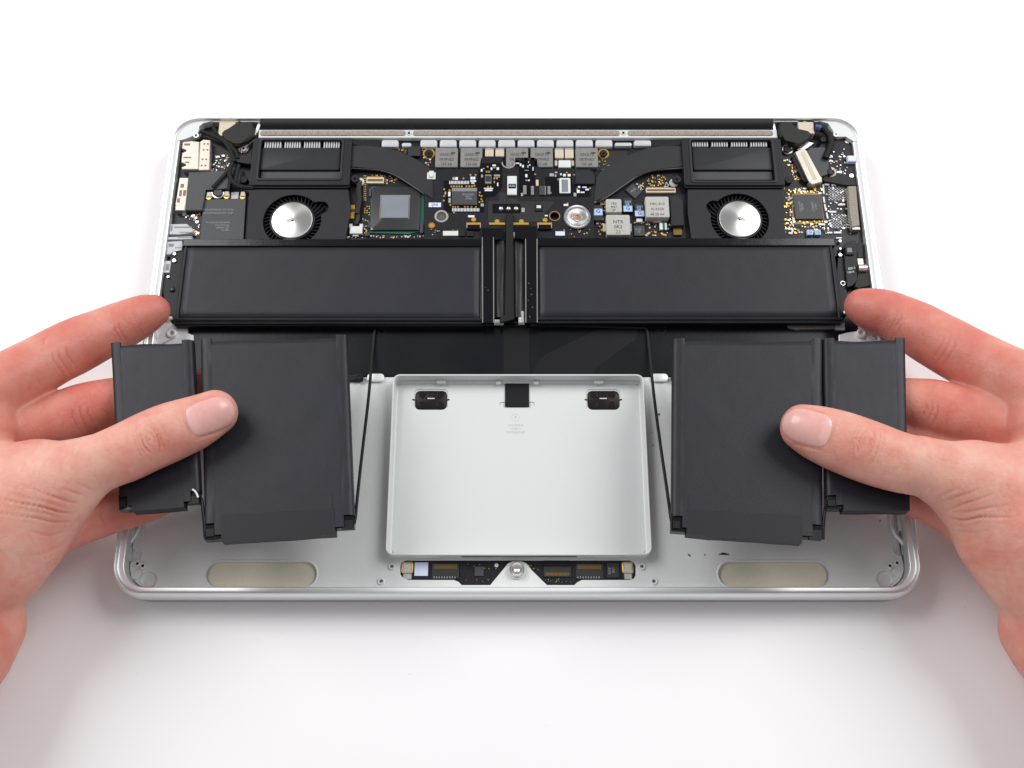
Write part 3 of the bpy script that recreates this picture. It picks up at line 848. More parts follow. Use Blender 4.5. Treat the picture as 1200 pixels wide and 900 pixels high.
# aluminium lugs beside the rear cells
for pts, pv in ((C5((0, 640), (35, 560), (60, 545), (130, 548), (185, 570), (180, 605), (215, 610), (215, 640), (150, 665), (40, 665)), C5((95, 600))[0]), (D7((150, 720), (200, 708), (290, 700), (310, 678), (380, 680), (450, 715), (560, 755), (560, 800), (150, 800)), D7((322, 705))[0])):
    pp('case_lug', UC, M['lug'], pts, 9.6, 7.9, .3)
    MB().ring(pv, 5.6, 2.3, 11.6, 9.4, 0, 20).build('screw_boss', UC, M['lug'])
    d_ = 1 if pv[0] > 600 else -1
    MB().poly([(pv[0] - 5.5, pv[1]), (pv[0] - 4, pv[1] - 4.4), (pv[0] + 3 * d_, pv[1] - 5), (pv[0] + 14 * d_, pv[1] + 4), (pv[0] + 22 * d_, pv[1] + 13), (pv[0] + 12 * d_, pv[1] + 13), (pv[0] + 4, pv[1] + 4.5), (pv[0] - 3, pv[1] + 5)], 10.8, 9.2, 0, .3).build('case_lug', UC, M['lug'])

# loose small parts of the main board (countless)
sm = MB()
rs = random.Random(5)


def scatter(pts, n, lo=.25, hi=.7, pal=(0, 0, 1, 2, 3), h=.5):
    x0_, y0_ = min(p[0] for p in pts), min(p[1] for p in pts)
    x1_, y1_ = max(p[0] for p in pts), max(p[1] for p in pts)
    k = 0
    while k < n:
        x, y = rs.uniform(x0_, x1_), rs.uniform(y0_, y1_)
        ins = False
        for (ax, ay), (bx, by) in zip(pts, pts[1:] + pts[:1]):
            if (ay > y) != (by > y) and x < (bx - ax) * (y - ay) / (by - ay) + ax:
                ins = not ins
        if not ins:
            n -= .1
            continue
        k += 1
        s_ = rs.uniform(lo, hi)
        a = rs.choice([1.0, .6, 1.5])
        sm.box((x - s_ * a, y - s_, x + s_ * a, y + s_), ZB + rs.uniform(.15, h), ZB - .1, rs.choice(pal))


scatter(C1((395, 335), (485, 335), (485, 420), (360, 440), (360, 395)), 42, .5, 1.1, (0, 1, 1, 3, 3))
scatter(C1((190, 690), (300, 690), (290, 860), (255, 850), (240, 760), (190, 720)), 34, .5, 1.4, (1, 1, 2, 0))
scatter(D5((340, 260), (560, 280), (540, 380), (440, 400), (350, 300)), 22, .5, 1.2, (1, 1, 3, 0))
scatter(C2((195, 460), (420, 470), (420, 520), (340, 520), (330, 470), (200, 475)), 30, .4, .8, (2, 2, 2, 3))
for i in range(12):
    for j in range(2):
        p0 = C2((200 + j * 10, 470 + i * 14))[0]
        sm.box((p0[0] - .55, p0[1] - .55, p0[0] + .55, p0[1] + .55), ZB + .2, ZB - .1, 2)
for i in range(5):
    for j in range(3):
        p0 = C2((205 + j * 14, 665 + i * 13))[0]
        if rs.random() < .75:
            sm.box((p0[0] - .6, p0[1] - .6, p0[0] + .6, p0[1] + .6), ZB + .2, ZB - .1, 2)
scatter(C2((90, 850), (600, 850), (600, 868), (90, 868)), 46, .4, .9, (2, 1, 3, 0, 4))
scatter(C2((190, 740), (228, 740), (215, 850), (190, 850)), 18, .4, .7, (2, 2, 1))
scatter(C2((560, 290), (640, 290), (640, 410), (590, 400)), 16, .4, .8, (2, 4, 4))
scatter(C2((410, 290), (480, 290), (480, 330), (450, 330)), 12, .4, .8, (2, 2, 0))
scatter(C3((600, 380), (680, 350), (680, 400), (620, 440)), 10, .4, .8, (2, 2, 1))
scatter(D3((580, 50), (800, 50), (800, 140), (700, 195), (590, 190)), 40, .5, .8, (2, 2, 2, 2, 3))
scatter(D3((440, 130), (540, 150), (540, 220), (500, 230)), 16, .5, 1.0, (1, 2, 1))
scatter(D3((10, 380), (100, 340), (100, 480), (60, 470)), 16, .5, .9, (2, 1, 2))
scatter(D3((400, 550), (560, 560), (560, 640), (400, 640)), 14, .5, .8, (2, 1, 0))
scatter(D3((560, 560), (860, 600), (860, 760), (570, 760)), 44, .5, 1.0, (1, 2, 3, 4, 0, 2))
scatter(D3((0, 560), (66, 560), (66, 750), (0, 750)), 18, .5, 1.0, (1, 1, 2, 0))
scatter(D3((780, 140), (850, 140), (850, 190), (780, 190)), 18, .3, .5, (4, 4, 1))
scatter(C4((640, 330), (700, 330), (745, 460), (720, 470)), 44, .5, .9, (2, 2, 1, 3))
scatter(C4((640, 500), (700, 520), (700, 770), (650, 770)), 56, .5, 1.1, (2, 2, 1, 3))
scatter(C4((690, 500), (870, 500), (870, 530), (700, 535)), 44, .5, 1.1, (2, 2, 1, 3))
scatter(C4((700, 690), (890, 690), (890, 770), (700, 770)), 70, .5, 1.1, (2, 2, 1, 3, 0))
scatter(C4((880, 480), (1020, 480), (1040, 770), (900, 770)), 80, .4, .9, (1, 1, 4, 3, 0))
for cx, cy in ((712, 365), (745, 690)):      # the two chequered patches of solder lands
    for i in range(-5, 6):
        for j in range(-5, 6):
            if (i + j) % 2 == 0 and abs(abs(i) - abs(j)) < 5:
                x, y = D4((cx + i * 19, cy + j * 15))[0]
                sm.box((x - .62, y - .5, x + .62, y + .5), ZB + .06, ZB - .1, 4)
for a, b_ in (((548, 260), (555, 370)), ((552, 405), (562, 475)), ((565, 490), (580, 570)), ((588, 590), (602, 660))):
    sm.poly(D4((a[0] - 9, a[1]), (a[0] + 9, a[1]), (b_[0] + 9, b_[1]), (b_[0] - 9, b_[1])), ZB + .5, ZB - .1, 4, .05)
for r in ((565, 250, 620, 268), (645, 252, 697, 272), (715, 252, 775, 268), (490, 352, 528, 374), (495, 716, 570, 738), (595, 815, 655, 834), (675, 812, 760, 834), (900, 760, 978, 784), (190, 650, 214, 715), (135, 770, 185, 792), (142, 818, 188, 842), (620, 570, 700, 590), (725, 488, 805, 506), (700, 880, 765, 894)):
    sm.box(R(D4, *r), ZB + .7, ZB - .1, 4, .05)
sm.build('surface_components', LB, [M['chipd'], M['tin'], M['gold'], M['cap'], M['wht']])['kind'] = 'stuff'

# ------------------------------------------------------------------ fans
for side in (0, 1):
    if side == 0:
        m, ctr, rhole, rhub, lobe, outl = C1, (885, 752), 178, 124, ((1072, 672), 42), [(610, 575), (1240, 570), (1230, 900), (600, 900)]
        ctr_px = m(ctr)[0]
        outl = [(292, 222), (408, 222), (411, 245), (404, 284), (289, 284)]
    else:
        m, ctr, lobe = C4, (385, 683), ((232, 612), 38)
        ctr_px = m(ctr)[0]
        outl = [(806, 222), (918, 222), (921, 284), (811, 284), (806, 250)]
    FAN = empty('fan', (at(*ctr_px, 12).x, at(*ctr_px, 12).y, 9), LAP)
    zt = 13.2
    pcw = at(*ctr_px, zt)
    k = (CAMP - pcw).length / FPX
    rh, rb, rhub = 33 * k, 31 * k, 22.6 * k
    hole = []
    lp = m(lobe[0])[0]
    lw = at(*lp, zt)
    ang = math.atan2(lw.y - pcw.y, lw.x - pcw.x)
    dist = math.hypot(lw.x - pcw.x, lw.y - pcw.y)
    for i in range(64):
        a = 2 * math.pi * i / 64
        r_ = rh
        da = (a - ang + math.pi) % (2 * math.pi) - math.pi
        lr = 8.4 * k
        if abs(da) < .42:
            s_ = dist * math.sin(da)
            if abs(s_) < lr:
                r_ = max(rh, dist * math.cos(da) + math.sqrt(lr * lr - s_ * s_))
        hole.append((pcw.x + r_ * math.cos(a), pcw.y + r_ * math.sin(a)))
    MB().plate(wpoly(outl, zt), [hole], zt - .9, zt, 0, .15).build('fan_cover', FAN, M['mblk'])
    pp('fan_housing', FAN, M['blk'], outl, 9.4, 8.6, .05)
    pw = wpoly(outl, zt)
    m2 = MB()
    for (ax, ay), (bx, by) in zip(pw, pw[1:] + pw[:1]):
        m2.add([(ax, ay, 8.6), (bx, by, 8.6), (bx, by, 12.3), (ax, ay, 12.3)], [(0, 1, 2, 3)])
    m2.build('side_wall', FAN, M['blk'])
    hubm = MB().lathe(pcw, [(rhub * 1.13, 10), (rhub * 1.13, 12.9), (rhub * 1.09, 13.1), (rhub * 1.03, 13.1)], 0, 48)
    hubm.build('rotor', FAN, M['blk'])
    MB().lathe(pcw, [(rhub * 1.03, 12.8), (rhub * 1.02, 13.25), (rhub * .98, 13.4), (.9, 13.4), (.55, 13.1), (.01, 13.1)], 0, 64).build('hub_disc', FAN, M['hub'], angle=25)
    pc('hub_pin', FAN, M['gloss'], ctr_px, .9, 13.5, 13.0, 10)
    N = 41
    b0 = None
    for i in range(N):
        a = 2 * math.pi * i / N
        if b0 is None:
            bl = MB()
            pts = []
            for q in range(5):
                rr_ = rhub * 1.1 + (rh * 1.22 - rhub * 1.1) * q / 4
                sw = .20 * q / 4 * (1 if side == 0 else -1)
                for zz in (9.6, 12.0):
                    for th in (-.10, .10):
                        pts.append((pcw.x + rr_ * math.cos(sw) - th * math.sin(sw), pcw.y + rr_ * math.sin(sw) + th, zz))
            f = []
            for q in range(4):
                o_ = q * 4
                f += [(o_, o_ + 4, o_ + 6, o_ + 2), (o_ + 1, o_ + 3, o_ + 7, o_ + 5), (o_ + 2, o_ + 6, o_ + 7, o_ + 3)]
            b0 = bl.add(pts, f).build('blade', FAN, M['pipe'], loc=(pcw.x, pcw.y, 9.6))
        else:
            copy_of(b0, (pcw.x, pcw.y, 9.6), FAN, a)

# ------------------------------------------------------------------ heat sinks
for side in (0, 1):
    HS = empty('heat_sink', (at(350 if side == 0 else 857, 190, 13).x, at(350, 190, 13).y, 9), LAP)
    if side == 0:
        outer, inner = (294.5, 161.5, 411, 217), (304.5, 164.5, 399.5, 209)
    else:
        outer, inner = (800.5, 162, 917.5, 217), (811, 164.5, 906, 212)
    zf = 14.6
    a, b_ = wrect(outer, zf), wrect(inner, zf)
    fr = MB()
    fr.plate(rr(*a, 1.2, 4), [rr(*b_, 1.0, 4)], 10.8, zf, 0, .3)
    fr.build('frame', HS, M['blk'])
    lip = MB()
    lip.plate(rr(b_[0] - 1.0, b_[1] - 1.0, b_[2] + 1.0, b_[3] + 1.0, 1.4, 4), [rr(*b_, 1.0, 4)], zf - .2, zf + .35, 0, .15)
    lip.build('inner_lip', HS, M['pipe'])
    MB().plate(rr(a[0] - .1, a[1] - .9, a[2] + .1, a[3] + .1, 1.4, 4), [rr(a[0] + 1.4, a[1] + 1.2, a[2] - 1.4, a[3] - 1.4, 1.0, 4)], 12.9, 13.7, 0, .3).build('outer_flange', HS, M['rubber'])
    ix0, iy0, ix1, iy1 = inner
    pb('base', HS, M['gloss'], inner, 10.6, 9.8, .05)
    pb('pipe_plate', HS, M['pipe'], (ix0 + .5, iy0 + 8, ix1 - .5, iy0 + 34.5), 13.4, 10.6, .5, 1.2)
    pb('fan_outlet', HS, M['chip'], (ix0 + .8, iy0 + 36.5, ix1 - .8, iy0 + 46.5), 12.4, 10.6, .2)
    # comb of fin ends between plate and outlet
    cb = MB()
    k_ = 52
    for i in range(k_):
        u = ix0 + 1 + (ix1 - ix0 - 2) * i / k_
        cb.box((u, iy0 + 34.5, u + .95, iy0 + 37.0), 12.2, 10.6, 0)
    cb.build('fin_comb', HS, M['pipe'])['kind'] = 'stuff'
    gs = [(710, 822), (838, 945), (962, 1070), (1088, 1196)] if side == 0 else [(105, 205), (220, 320), (335, 435), (448, 550)]
    mm_ = C1 if side == 0 else C4
    yy = (240, 290) if side == 0 else (222, 258)
    f0 = None
    for g0, g1 in gs:
        for i in range(7):
            u0 = g0 + (g1 - g0) * i / 7
            r = R(mm_, u0, yy[0], u0 + (g1 - g0) / 7 * .55, yy[1])
            x0_, y0_, x1_, y1_ = wrect(r, 13.6)
            if f0 is None:
                f0 = MB().prism([(x0_, y0_), (x1_, y0_), (x1_, y1_), (x0_, y1_)], 10.8, 13.6, 0, .12).build('fin', HS, M['white'])
                w0 = ((x0_ + x1_) / 2, (y0_ + y1_) / 2, 10.8)
            else:
                copy_of(f0, ((x0_ + x1_) / 2, (y0_ + y1_) / 2, 10.8), HS)
    if side == 0:
        pts = C2((100, 276), (200, 277), (290, 283), (350, 293), (410, 309), (470, 332), (530, 362), (590, 402), (640, 432), (640, 620), (585, 580), (540, 548), (490, 515), (440, 482), (400, 460), (350, 440), (300, 427), (240, 420), (100, 414))
        ridge = C2((100, 416), (240, 422), (300, 429), (350, 442), (400, 462), (440, 484), (490, 517), (540, 550), (588, 582))
    else:
        pts = C3((1155, 276), (1050, 278), (960, 285), (900, 299), (840, 321), (780, 346), (720, 376), (660, 412), (600, 455), (590, 480), (575, 634), (600, 632), (640, 610), (690, 580), (740, 545), (790, 510), (840, 475), (900, 445), (950, 430), (1010, 422), (1155, 414))
        ridge = C3((580, 640), (640, 612), (690, 582), (740, 547), (790, 512), (840, 477), (900, 447), (950, 432), (1010, 424), (1155, 416))
    pp('heat_pipe', HS, M['pipe'], pts, 13.2, 10.6, .45)
    MB().tube([at(*q, 12.4) for q in ridge], .55, 0, 8).build('pipe_edge', HS, M['ind'], angle=80)
pb('seal_strip', LB, M['rubber'], (411.5, 165, 446, 172), 11.5, 9.6, .2)
pb('seal_strip', LB, M['rubber'], (764, 165, 800, 172), 11.5, 9.6, .2)

# ------------------------------------------------------------------ battery control board, lying over the main board
ZP = 12.6
BB = empty('battery_board', (at(597, 238, ZP).x, at(597, 238, ZP).y, ZP - 1), None)
tag(BB, 'black battery circuit board with a big silver screw between the two curved heat pipes', 'circuit board')
arc = [(596 + 6.8 * math.cos(math.radians(t)), 190 + 6.8 * math.sin(math.radians(t))) for t in range(175, -1, -25)]
ol = [(497.5, 282), (498, 206), (500.5, 200), (504, 198.5), (559, 198), (562, 195), (563.5, 186), (566, 184), (588.5, 184)] + arc + [(604, 184.5), (626, 184.5), (629.5, 187), (630.5, 194), (634, 197.8), (691, 198), (695.5, 201), (697.3, 207), (695, 282)]
m_ = MB().plate(ccw(wpoly(ol, ZP)), [circ((517.2, 253), 5.6, ZP, 18), circ((650, 253), 5.4, ZP, 18)], ZP - .9, ZP, 0, .08)
m_.build('board', BB, M['pcb'])
pp('solder_mask', BB, M['pcb2'], D1((820, 900), (820, 655), (945, 652), (950, 555), (1040, 555), (1042, 620)) + D2((150, 622), (172, 660), (580, 660), (585, 680), (540, 745), (480, 800), (470, 900)), ZP + .12, ZP - .05, .05)
pp('dark_window', BB, M['gloss'], D1((300, 415), (700, 400), (690, 360), (740, 210), (985, 210), (985, 500), (900, 600), (790, 620), (770, 790), (300, 790)), ZP + .05, ZP - .05, .02)
for r in (R(D2, 180, 180, 370, 600), R(D2, 490, 370, 810, 600), R(D2, 815, 455, 1020, 610)):
    pb('dark_window', BB, M['gloss'], r, ZP + .05, ZP - .05, .02)
MB().ring((596, 190), 8.2, 6.6, ZP + .3, ZP - .9, 0, 20, 180, 360).build('notch_rim', BB, M['tin'])
m_ = MB().box(R(D1, 395, 500, 690, 698), ZP + 1.1, ZP, 0, .12)
m_.box(R(D1, 395, 500, 690, 542), ZP + 1.13, ZP + .5, 1, .05).box(R(D1, 395, 664, 690, 698), ZP + 1.0, ZP + .3, 1, .05)
for tx, y in (('BQ20Z451', 578), ('28CT', 604), ('C3R8', 630)):
    m_.ptext(tx, *D1((590, y))[0], ZP + 1.1, 2.2, 2)
m_.build('chip', BB, [M['chip'], M['ind'], M['ink']])
m_ = MB().box(R(D1, 785, 345, 858, 450), ZP + .9, ZP, 1, .1)
m_.box(R(D1, 790, 360, 852, 428), ZP + .95, ZP + .3, 0, .05).build('chip', BB, [M['chipd'], M['ind']])
m_ = MB().box(R(D1, 1045, 362, 1156, 580), ZP + .9, ZP, 0, .1, .2)
m_.box(R(D1, 1058, 452, 1146, 504), ZP + 1.15, ZP, 1, .1).ptext('R15', *D1((1102, 479))[0], ZP + 1.15, 2.6, 2).build('shunt_resistor', BB, [M['ceram'], M['blk'], M['sticker']])
m_ = MB().box(R(D1, 105, 318, 204, 398), ZP + .8, ZP, 0, .15, .3)
m_.box(R(D1, 128, 300, 182, 360), ZP + 1.2, ZP, 0, .15, .3).cyl(D1((155, 352))[0], 2.4, ZP + 1.5, ZP, 0, 12).build('test_socket', BB, M['ceram'])
MB().box(R(D1, 124, 674, 268, 726), ZP + .1, ZP, 0, .02).ptext('IJNI', *D1((196, 700))[0], ZP + .1, 3.6, 1).build('label', BB, [M['sticker'], M['dink']])
pc('hole_floor', BB, mat('hole_floor_brown', (.10, .075, .07), .5), (517.2, 253), 5.5, ZP - .5, ZP - .8)
MB().ring((517.2, 253), 8.2, 5.5, ZP + .35, ZP - .9, 0, 28).build('hole_rim', BB, M['tin'])
MB().ring((650, 253), 6.6, 5.3, ZP + .3, ZP - .9, 0, 28).build('hole_rim', BB, M['copper'])
MB().cyl(C2((632, 785))[0], 3.9, ZP + .1, ZP, 0, 20).cyl(C2((632, 785))[0], 1.9, ZP + .2, ZP, 1, 14).build('test_pad', BB, [mat('orange_pad', (.55, .24, .04), .35, .7), M['gold']])
for x in (970, 1060, 1148):
    c = D1((x, 742))[0]
    MB().lathe(at(c[0], c[1], ZP + .4), [(1.15, ZP), (1.1, ZP + .3), (.7, ZP + .75), (.01, ZP + .9)], 0, 14).build('solder_joint', BB, M['tin'])
pb('slot', BB, M['gloss'], R(D1, 870, 690, 1200, 800), ZP + .16, ZP, .03)
for (cx, cy), (bx0, bx1) in zip(((555, 257), (582.5, 259.2), (611, 259.2), (638.8, 257.5)), ((546.5, 563.5), (573, 592), (601.5, 619.5), (629.5, 647))):
    m_ = MB().cyl((cx, cy), 2.9, ZP + .3, ZP, 0, 16).box((bx0, 260.6, bx1, 263.4), ZP + .35, ZP, 0, .08)
    m_.build('gold_tab', BB, M['gold'])
for x in (555, 638.5):
    m_ = MB().box((x - 7.4, 263, x + 7.4, 268.5), ZP + 1.2, ZP, 0, .15)
    m_.box((x - 8.4, 262.5, x - 6.6, 267), ZP + 1.0, ZP, 1, .1).box((x + 6.6, 262.5, x + 8.4, 267), ZP + 1.0, ZP, 1, .1).build('fuse', BB, [M['gloss'], M['tin']])
for r in ((519, 270.5, 537, 276), (651, 271, 662, 276)):
    m_ = MB().box(r, ZP + .8, ZP, 0, .1)
    m_.build('component_bar', BB, M['ceram'] if r[0] < 600 else M['sticker'])
for r in ((538, 270, 545, 276.5), (547, 270.5, 555, 276.5)):
    pb('chip', BB, M['blk'], r, ZP + .8, ZP, .1)
pb('chip', BB, M['chip'], R(D2, 420, 478, 485, 582), ZP + .9, ZP, .1)
for r in ((322, 478, 358, 582), (230, 470, 270, 575), (516, 480, 550, 575), (480, 478, 498, 582)):
    MB().box(R(D2, *r), ZP + .8, ZP, 0, .1).build('chip', BB, M['ind'])
pb('capacitor', BB, M['cap'], R(D2, 380, 405, 411, 475), ZP + .9, ZP, .1)
m_ = MB().box(R(D2, 655, 385, 785, 562), ZP + .7, ZP, 0, .15, .5)
m_.box(R(D2, 682, 402, 756, 546), ZP + .85, ZP + .4, 1, .05).build('crystal', BB, [M['ceram'], M['die']])
pp('foam_pad', BB, M['mblk'], D2((845, 296), (1010, 296), (1050, 330), (1068, 380), (1062, 456), (845, 450)), ZP + 1.2, ZP, .2)
pb('chip', BB, M['blk'], R(D2, 370, 690, 455, 770), ZP + .7, ZP, .1)
MB().box(R(D2, 388, 705, 440, 738), ZP + .8, ZP + .5, 0, .03).build('label', BB, M['ceram'])
c = D2((865, 835))[0]
pw = at(*c, ZP + 1.4)
k = (CAMP - pw).length / FPX
MB().lathe(pw, [(15.6 * k, ZP), (15.6 * k, ZP + 1.2), (14.6 * k, ZP + 1.55), (12.8 * k, ZP + 1.5), (11 * k, ZP + 1.0), (8 * k, ZP + .8), (5.8 * k, ZP + .75), (5.4 * k, ZP + 1.1), (4.2 * k, ZP + 1.1), (3.2 * k, ZP + .6), (.01, ZP + .5)], 0, 48).build('board_screw', BB, M['hub'], angle=25)
MB().lathe(pw, [(4.4 * k, ZP + 1.0), (4.2 * k, ZP + 1.2), (2.2 * k, ZP + 1.15), (1.6 * k, ZP + .8), (.01, ZP + .75)], 0, 18).build('screw_socket', BB, M['copper'])
sm = MB()
rs = random.Random(21)


def bsc(mm_, pts_, mi, s_=.55):
    for q in mm_(*pts_):
        sm.box((q[0] - s_, q[1] - s_, q[0] + s_, q[1] + s_), ZP + .3, ZP - .05, mi)


bsc(D1, [(390 + 30.5 * i, 484) for i in range(5)] + [(566, 484), (600, 484), (632, 482), (660, 474), (614, 350), (674, 350), (531, 391), (305, 518), (305, 597), (300, 650), (368, 528), (378, 700), (408, 722), (436, 722), (468, 722), (548, 722), (582, 722), (625, 722), (676, 722), (420, 790), (722, 556), (742, 598), (742, 634), (718, 668), (752, 660), (815, 254), (803, 312), (832, 312), (893, 391), (924, 391), (818, 490), (850, 490), (1157, 266)], 2, .95)
bsc(D2, [(157, 266), (372, 341), (741, 322), (640, 402), (829, 347), (862, 516), (1014, 506), (752, 682)], 2, .9)
for y, x0_, x1_ in ((438, 365, 590), (758, 400, 710)):
    x = x0_
    while x < x1_:
        q0, q1 = D1((x, y - 18), (x + 9, y + 18))
        sm.box((*q0, *q1), ZP + .35, ZP - .05, 4)
        x += 17
for r in ((402, 375, 432, 408), (436, 375, 466, 408), (612, 370, 640, 402), (644, 370, 670, 402), (610, 412, 680, 430), (622, 438, 660, 452), (352, 545, 380, 600), (355, 620, 382, 676), (870, 228, 912, 246), (850, 262, 870, 290), (880, 256, 905, 270), (920, 260, 948, 290), (735, 280, 755, 310), (760, 268, 778, 282), (888, 345, 960, 362), (888, 370, 960, 378), (770, 502, 880, 512), (780, 520, 870, 538), (925, 440, 940, 480), (885, 420, 900, 445), (738, 345, 760, 380), (712, 580, 726, 596), (733, 684, 770, 718), (585, 822, 660, 846), (310, 545, 328, 580)):
    sm.box(R(D1, *r), ZP + .45, ZP - .05, rs.choice([1, 4, 4]), .04)
for r in ((190, 215, 210, 245), (218, 232, 240, 262), (290, 190, 300, 205), (278, 235, 296, 265), (300, 226, 316, 240), (340, 256, 352, 298), (250, 292, 295, 300), (256, 340, 280, 376), (258, 405, 280, 420), (288, 405, 308, 420), (540, 330, 590, 366), (602, 310, 632, 330), (600, 345, 620, 372), (664, 330, 682, 352), (698, 338, 730, 366), (752, 338, 786, 366), (872, 480, 900, 500), (925, 486, 975, 500), (860, 525, 895, 560), (905, 545, 950, 560), (822, 560, 855, 600), (960, 510, 1000, 530), (705, 690, 760, 712), (212, 735, 248, 785), (484, 818, 518, 834), (150, 205, 185, 218), (205, 560, 232, 598), (540, 548, 560, 566)):
    sm.box(R(D2, *r), ZP + .45, ZP - .05, rs.choice([1, 4, 4, 5]), .04)
for i in range(60):
    x, y = rs.uniform(505, 692), rs.uniform(268, 278)
    if 545 < x < 650:
        continue
    s_ = rs.uniform(.4, .8)
    sm.box((x - s_, y - s_ * .7, x + s_, y + s_ * .7), ZP + .4, ZP - .05, rs.choice([1, 2, 0, 3]))
sm.build('surface_components', BB, [M['chipd'], M['tin'], M['gold'], M['cap'], M['wht'], M['sticker']])['kind'] = 'stuff'

# ------------------------------------------------------------------ the two long rear cells
GRP = 'flat black battery cells taken out of or still in the laptop'


def rear_cell(face, outer, label):
    """face = px rectangle of the pouch, outer = px rectangle of its black frame"""
    zt = 14.6
    x0, y0, x1, y1 = wrect(face, zt)
    o = empty('battery_cell', ((x0 + x1) / 2, (y0 + y1) / 2, 8.6))
    tag(o, label, 'battery cell', GRP)
    nx, ny = 72, 22
    v, f = [], []
    for j in range(ny + 1):
        for i in range(nx + 1):
            u, t_ = i / nx, j / ny
            u = .5 - .5 * math.cos(math.pi * u) if False else u
            x, y = x0 + (x1 - x0) * u, y0 + (y1 - y0) * t_
            d = min(x - x0, x1 - x, y - y0, y1 - y)
            e = min(1, d / 1.8)
            z = zt - 1.2 * (1 - e) ** 2.2 + .10 * noise.noise((x * .05, y * .09, zt)) + .05 * noise.noise((x * .2, y * .2, 3))
            v.append((x, y, z))
    for j in range(ny):
        for i in range(nx):
            a = j * (nx + 1) + i
            f.append((a, a + 1, a + nx + 2, a + nx + 1))
    MB().add(v, f).build('pouch', o, M['cell'], angle=75)
    a0, b0, a1, b1 = wrect(outer, 13.4)
    MB().prism(rr(a0, b0, a1, b1, .8, 3), 8.6, 12.6, 0, .2).build('tray', o, M['tape'])
    # raised black edges of the tray, back and front, and the sealed flange at the outer end
    MB().prism([(a0, y1 + .1), (a1, y1 + .1), (a1, b1), (a0, b1)], 11, 14.2, 0, .25).build('tray_edge', o, M['gloss'])
    for k_, (zz, dy) in enumerate(((14.0, 0.0), (13.0, -1.1))):
        MB().tube([(a0 + .5, y0 - .55 + dy, zz), ((a0 + a1) / 2, y0 - .6 + dy, zz + .1), (a1 - .5, y0 - .55 + dy, zz)], .62, 0, 8).build('sealed_seam', o, M['seam'])
    for xx, s_ in ((x0 - .7, 1), (x1 + .7, -1)):
        MB().tube([(xx, y0, 13.3), (xx, (y0 + y1) / 2, 13.5), (xx, y1, 13.3)], .55, 0, 8).build('sealed_seam', o, M['seam'])
        MB().prism(rr(xx - .9, y0 - .4, xx + .9, y1 + .2, .4, 3), 12.5, 13.0, 0, .2).build('side_flange', o, M['cell'])
    return o


rear_cell((213.8, 288, 562.5, 372.5), (209.5, 281, 566.5, 381), 'long rear battery cell in front of the grey wireless card and one fan')
rear_cell((631, 287.5, 977.5, 371.5), (628.5, 280, 983, 377.5), 'long rear battery cell on the side of the diagonal silver connector')

# the straps and folded pouch ends between them
CJ = empty('battery_joint', (at(597, 325, 12).x, at(597, 325, 12).y, 8.6))
tag(CJ, 'glossy black straps and grey folds joining the two long battery cells in the middle', 'battery straps')
pb('joint_floor', CJ, M['gloss'], (564, 268, 630.5, 379), 10.2, 8.6, .05)
for pts in ([(565, 267), (590, 267), (590, 274), (587, 280), (577.8, 281), (578, 378), (565.8, 378)], [(603, 265), (628, 265), (629, 378), (616.8, 378), (616, 280), (603, 279)]):
    pp('strap', CJ, M['gloss'], pts, 14.9, 13.9, .12)
for x in (565.3, 578.2, 616.0, 629.3):
    MB().tube([at(x, 278 if x < 600 else 280, 14.7), at(x + .2, 330, 14.8), at(x + .3, 378, 14.7)], .25, 0, 8).build('strap_edge', CJ, M['ind'])
for a, b_ in ((578.8, 593), (601, 615.6)):
    x0, y0, x1, y1 = wrect((a, 283, b_, 372), 12)
    v, f = [], []
    for j in range(13):
        for i in range(9):
            u, t_ = i / 8, j / 12
            v.append((x0 + (x1 - x0) * u, y0 + (y1 - y0) * t_, 12.0 + .5 * math.sin(math.pi * u) + .35 * noise.noise((u * 1.5, t_ * 4, a))))
    for j in range(12):
        for i in range(8):
            q = j * 9 + i
            f.append((q, q + 1, q + 10, q + 9))
    MB().add(v, f).build('folded_end', CJ, mat('folded_foil', (.022, .0215, .022), .34, .0, spec=.4, var=.2, vscale=60, bump=.35, bscale=120), angle=80)
MB().poly([(593, 250), (601.5, 250), (602, 368), (603, 374), (586, 378), (585, 373), (592.5, 369)], 14.4, 13.2, 0, .2).build('centre_wire', CJ, M['rubber'])
pb('white_tab', CJ, M['ceram'], (607.5, 364, 614.5, 378), 12.4, 10, .3)
pb('white_tab', CJ, M['ceram'], (579, 374, 590, 378.5), 12.2, 10, .3)
MB().lathe(at(602.5, 275, 13.5), [(1.5, 12), (1.5, 13.3), (1.0, 13.9), (.01, 14)], 0, 14).build('white_tab', CJ, M['ceram'])
MB().box((586, 380.3, 631, 382.2), 9.5, 8.6, 0, .1).build('wire_tape', CJ, M['gloss'])
for x, y, s_ in ((572, 340, .7), (569, 337, .5), (620, 332, .9), (623, 345, 1.0), (619, 352, .6), (624, 360, .9), (621, 371, .9), (622, 338, .6)):
    MB().poly([(x - s_ * 1.2, y - s_), (x + s_, y - s_ * .7), (x + s_ * .8, y + s_), (x - s_, y + s_ * .8)], 14.94, 14.85, 0, 0).build('adhesive_residue', CJ, M['chip'])


